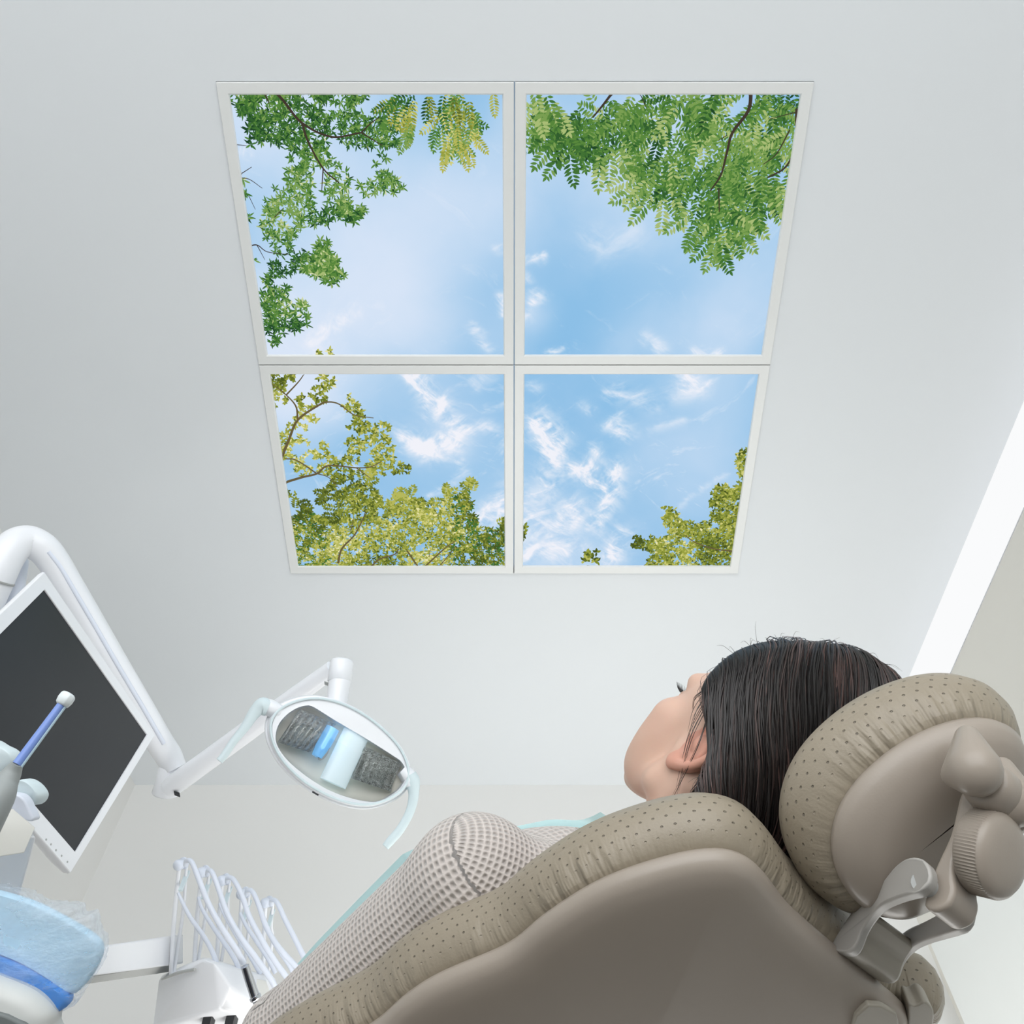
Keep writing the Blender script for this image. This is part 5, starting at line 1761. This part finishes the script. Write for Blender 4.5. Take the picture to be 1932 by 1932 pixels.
# carrying beam behind
b = MB()
n0, n1 = 1.46, 1.86
b.hull([W(*q) for q in ((168, 1788, n0), (345, 1762, n1), (168, 1842, n0), (345, 1818, n1), (168, 1788, n0 + .06), (345, 1762, n1 + .06), (168, 1842, n0 + .03), (345, 1818, n1 + .03))])
b.build('carrying_beam', M['white'], du, bevel=.003)
b = MB(); b.hull([W(*q) for q in ((170, 1842, n0 + .004), (322, 1820, n1 - .01), (160, 1858, n0 + .05), (322, 1834, n1 + .06), (170, 1842, n0 + .09), (322, 1820, n1 + .09))]); b.build('beam_underside', M['grey'], du, bevel=.002)
tops = [(346, 1630), (388, 1645), (427, 1660), (464, 1685), (509, 1702)]
bots = [(326, 1822), (370, 1812), (412, 1826), (455, 1838), (500, 1856)]
hoses = [[(350, 1632), (352, 1624), (362, 1627), (374, 1656), (392, 1702), (415, 1745), (442, 1786), (455, 1808), (460, 1818)],
         [(391, 1650), (393, 1642), (401, 1647), (412, 1676), (428, 1722), (452, 1765), (482, 1806), (505, 1838), (520, 1866), (526, 1905)],
         [(428, 1664), (430, 1656), (441, 1660), (456, 1688), (470, 1728), (492, 1770), (520, 1815), (545, 1850), (560, 1880)],
         [(465, 1688), (467, 1680), (477, 1683), (489, 1710), (502, 1748), (522, 1782), (548, 1812), (580, 1845), (600, 1870)],
         [(511, 1706), (513, 1698), (523, 1703), (538, 1735), (556, 1770), (577, 1812), (600, 1850)]]
backs = [[(336, 1684), (344, 1702), (360, 1732), (384, 1766), (398, 1790), (408, 1815), (412, 1835)], [(374, 1692), (382, 1716), (404, 1752), (428, 1786), (444, 1812), (452, 1832)],
         [(414, 1704), (424, 1726), (446, 1764), (470, 1800), (492, 1838)], [(453, 1722), (462, 1742), (480, 1770), (504, 1806), (520, 1836)], [(497, 1744), (506, 1760), (524, 1790), (545, 1820), (560, 1850)]]
for i, (t_, bo) in enumerate(zip(tops, bots)):
    z = 1.79 + .035 * i
    wa = MB()
    mid = ((t_[0] * .55 + bo[0] * .45) - 4, t_[1] * .55 + bo[1] * .45)
    wa.tube([W(t_[0] - 8, t_[1] + 8, z), W(mid[0] - 3, mid[1], z), W(bo[0] - 3, bo[1], z), W(bo[0] - 2, bo[1] + 22, z)], [.0042, .0046, .0042, .004], 12, smooth=5)
    wa.tube([W(t_[0] + 6, t_[1] + 4, z + .012), W(t_[0] + 3, t_[1] + 45, z + .012), W(mid[0] + 13, mid[1], z + .012), W(bo[0] + 4, bo[1], z + .008), W(bo[0] + 2, bo[1] + 22, z)], [.0030, .0034, .0036, .0034, .003], 10, smooth=5)
    h = wa.build('hose_arm', M['white'], du)
    b = MB(); c = W(t_[0] - 9, t_[1] + 2, z); ax_ = unit(W(t_[0] + 8, t_[1] - 4, z + .02) - c)
    b.lathe(c - ax_ * .004, ax_, [(-.004, 0), (-.003, .008), (.001, .0105), (.010, .0105), (.0125, .007), (.0135, .007), (.015, .0115), (.019, .0115), (.020, 0)], 24)
    b.build('pulley', M['white_cool'], h)
    b = MB(); c2 = W(t_[0] + 2, t_[1] + 28, z + .005); b.hull([c2 + np.array(q) for q in ((-.004, 0, .02), (.005, 0, .02), (-.005, 0, -.025), (.003, 0, -.025), (-.004, .006, .02), (.005, .006, .02), (-.005, .006, -.025), (.003, .006, -.025))]); b.build('gusset', M['mint'], h, bevel=.001)
    n_ = len(hoses[i])
    pth_ = []
    for k_, q in enumerate(hoses[i]):
        pth_.append(W(*q, z - .02 - .07 * min(1, k_ / 5)))
    b = MB(); b.tube(pth_, [.0042, .0046, .0050, .0053, .0055, .0055], 14, smooth=6); b.build('hose', M['white_cool'], du)
    b = MB(); b.tube([W(*q, z - .012 - .03 * k_ / 5) for k_, q in enumerate(backs[i])], [.0030, .0040, .0046, .0046], 12, smooth=6); b.build('return_hose', M['white_cool'], du)
hp = thing('dental_handpiece', 'chrome collared dental handpiece hanging from the front hose', 'dental handpiece', W(468, 1850, 1.62))
q = [W(462, 1823, 1.69), W(470, 1848, 1.69), W(481, 1880, 1.69), W(487, 1893, 1.688), W(497, 1922, 1.68)]
b = MB(); b.tube([q[0], q[1], q[2]], [.0080, .0086, .0088], 24); b.build('sleeve', M['chrome'], hp)
b = MB(); ax_ = unit(q[3] - q[2]); b.lathe(q[2], ax_, [(-.002, .008), (-.001, .0105), (.003, .011), (.006, .010), (.007, .0088)], 32); b.build('collar', M['chrome'], hp)
b = MB(); b.tube([q[2] + ax_ * .006, q[4]], [.0080, .0070], 24); b.build('grip', M['chrome'], hp)

# ------------------------------------------------------------------ tall white cupboard fronts on the right wall, low behind the chair
cab = thing('wall_cupboard', 'plain white cupboard low on the right wall behind the headrest', 'cupboard', rw(1880, 1850))
def cabp(y, z, off):
    p = np.array([xr(y), y, z]) - dn * off
    return p
zt = rw(1915, 1590)[2]
b = MB(); b.hull([cabp(y, z, o_) for y in (-.6, 2.1) for z in (.05, zt) for o_ in (.003, .05)]); b.build('carcass', M['pale_grey'], cab, smooth=False)
for y0_, y1_ in ((-.597, .1), (.104, .62), (.624, 1.10), (1.104, 1.58), (1.584, 2.097)):
    b = MB(); b.hull([cabp(y, z, o_) for y in (y0_, y1_) for z in (.06, zt - .003) for o_ in (.052, .068)]); b.build('door', M['pale_grey'], cab, bevel=.0015)

# ------------------------------------------------------------------ light
wd = bpy.data.worlds.new('world'); SC.world = wd
wd.use_nodes = True
bg = wd.node_tree.nodes['Background']
bg.inputs['Color'].default_value = (0.97, 0.985, 1.0, 1)
bg.inputs['Strength'].default_value = 3.4


def area(name, loc, target, sx, sy, power, col=(1, 1, 1)):
    ld = bpy.data.lights.new(name, 'AREA')
    ld.shape = 'RECTANGLE'; ld.size = sx; ld.size_y = sy; ld.energy = power; ld.color = col
    lo = bpy.data.objects.new(name, ld); COL.objects.link(lo)
    lo.location = loc
    lo.rotation_euler = (Vector(target) - Vector(loc)).to_track_quat('-Z', 'Y').to_euler()
    return lo


area('fill_uplight', (.12, 1.78, .85), (.12, 1.50, 3.0), 1.8, .7, 20.0, (1.0, .985, .96))  # added fill with no fixture behind it: lifts the ceiling from out of view

SC.view_settings.view_transform = 'Standard'
SC.view_settings.look = 'None'
SC.view_settings.exposure = 0.0
SC.view_settings.gamma = 1.0
SC.view_settings.use_curve_mapping = False
SC.cycles.use_denoising = True
SC.cycles.max_bounces = 10
SC.cycles.diffuse_bounces = 6
SC.cycles.transparent_max_bounces = 12
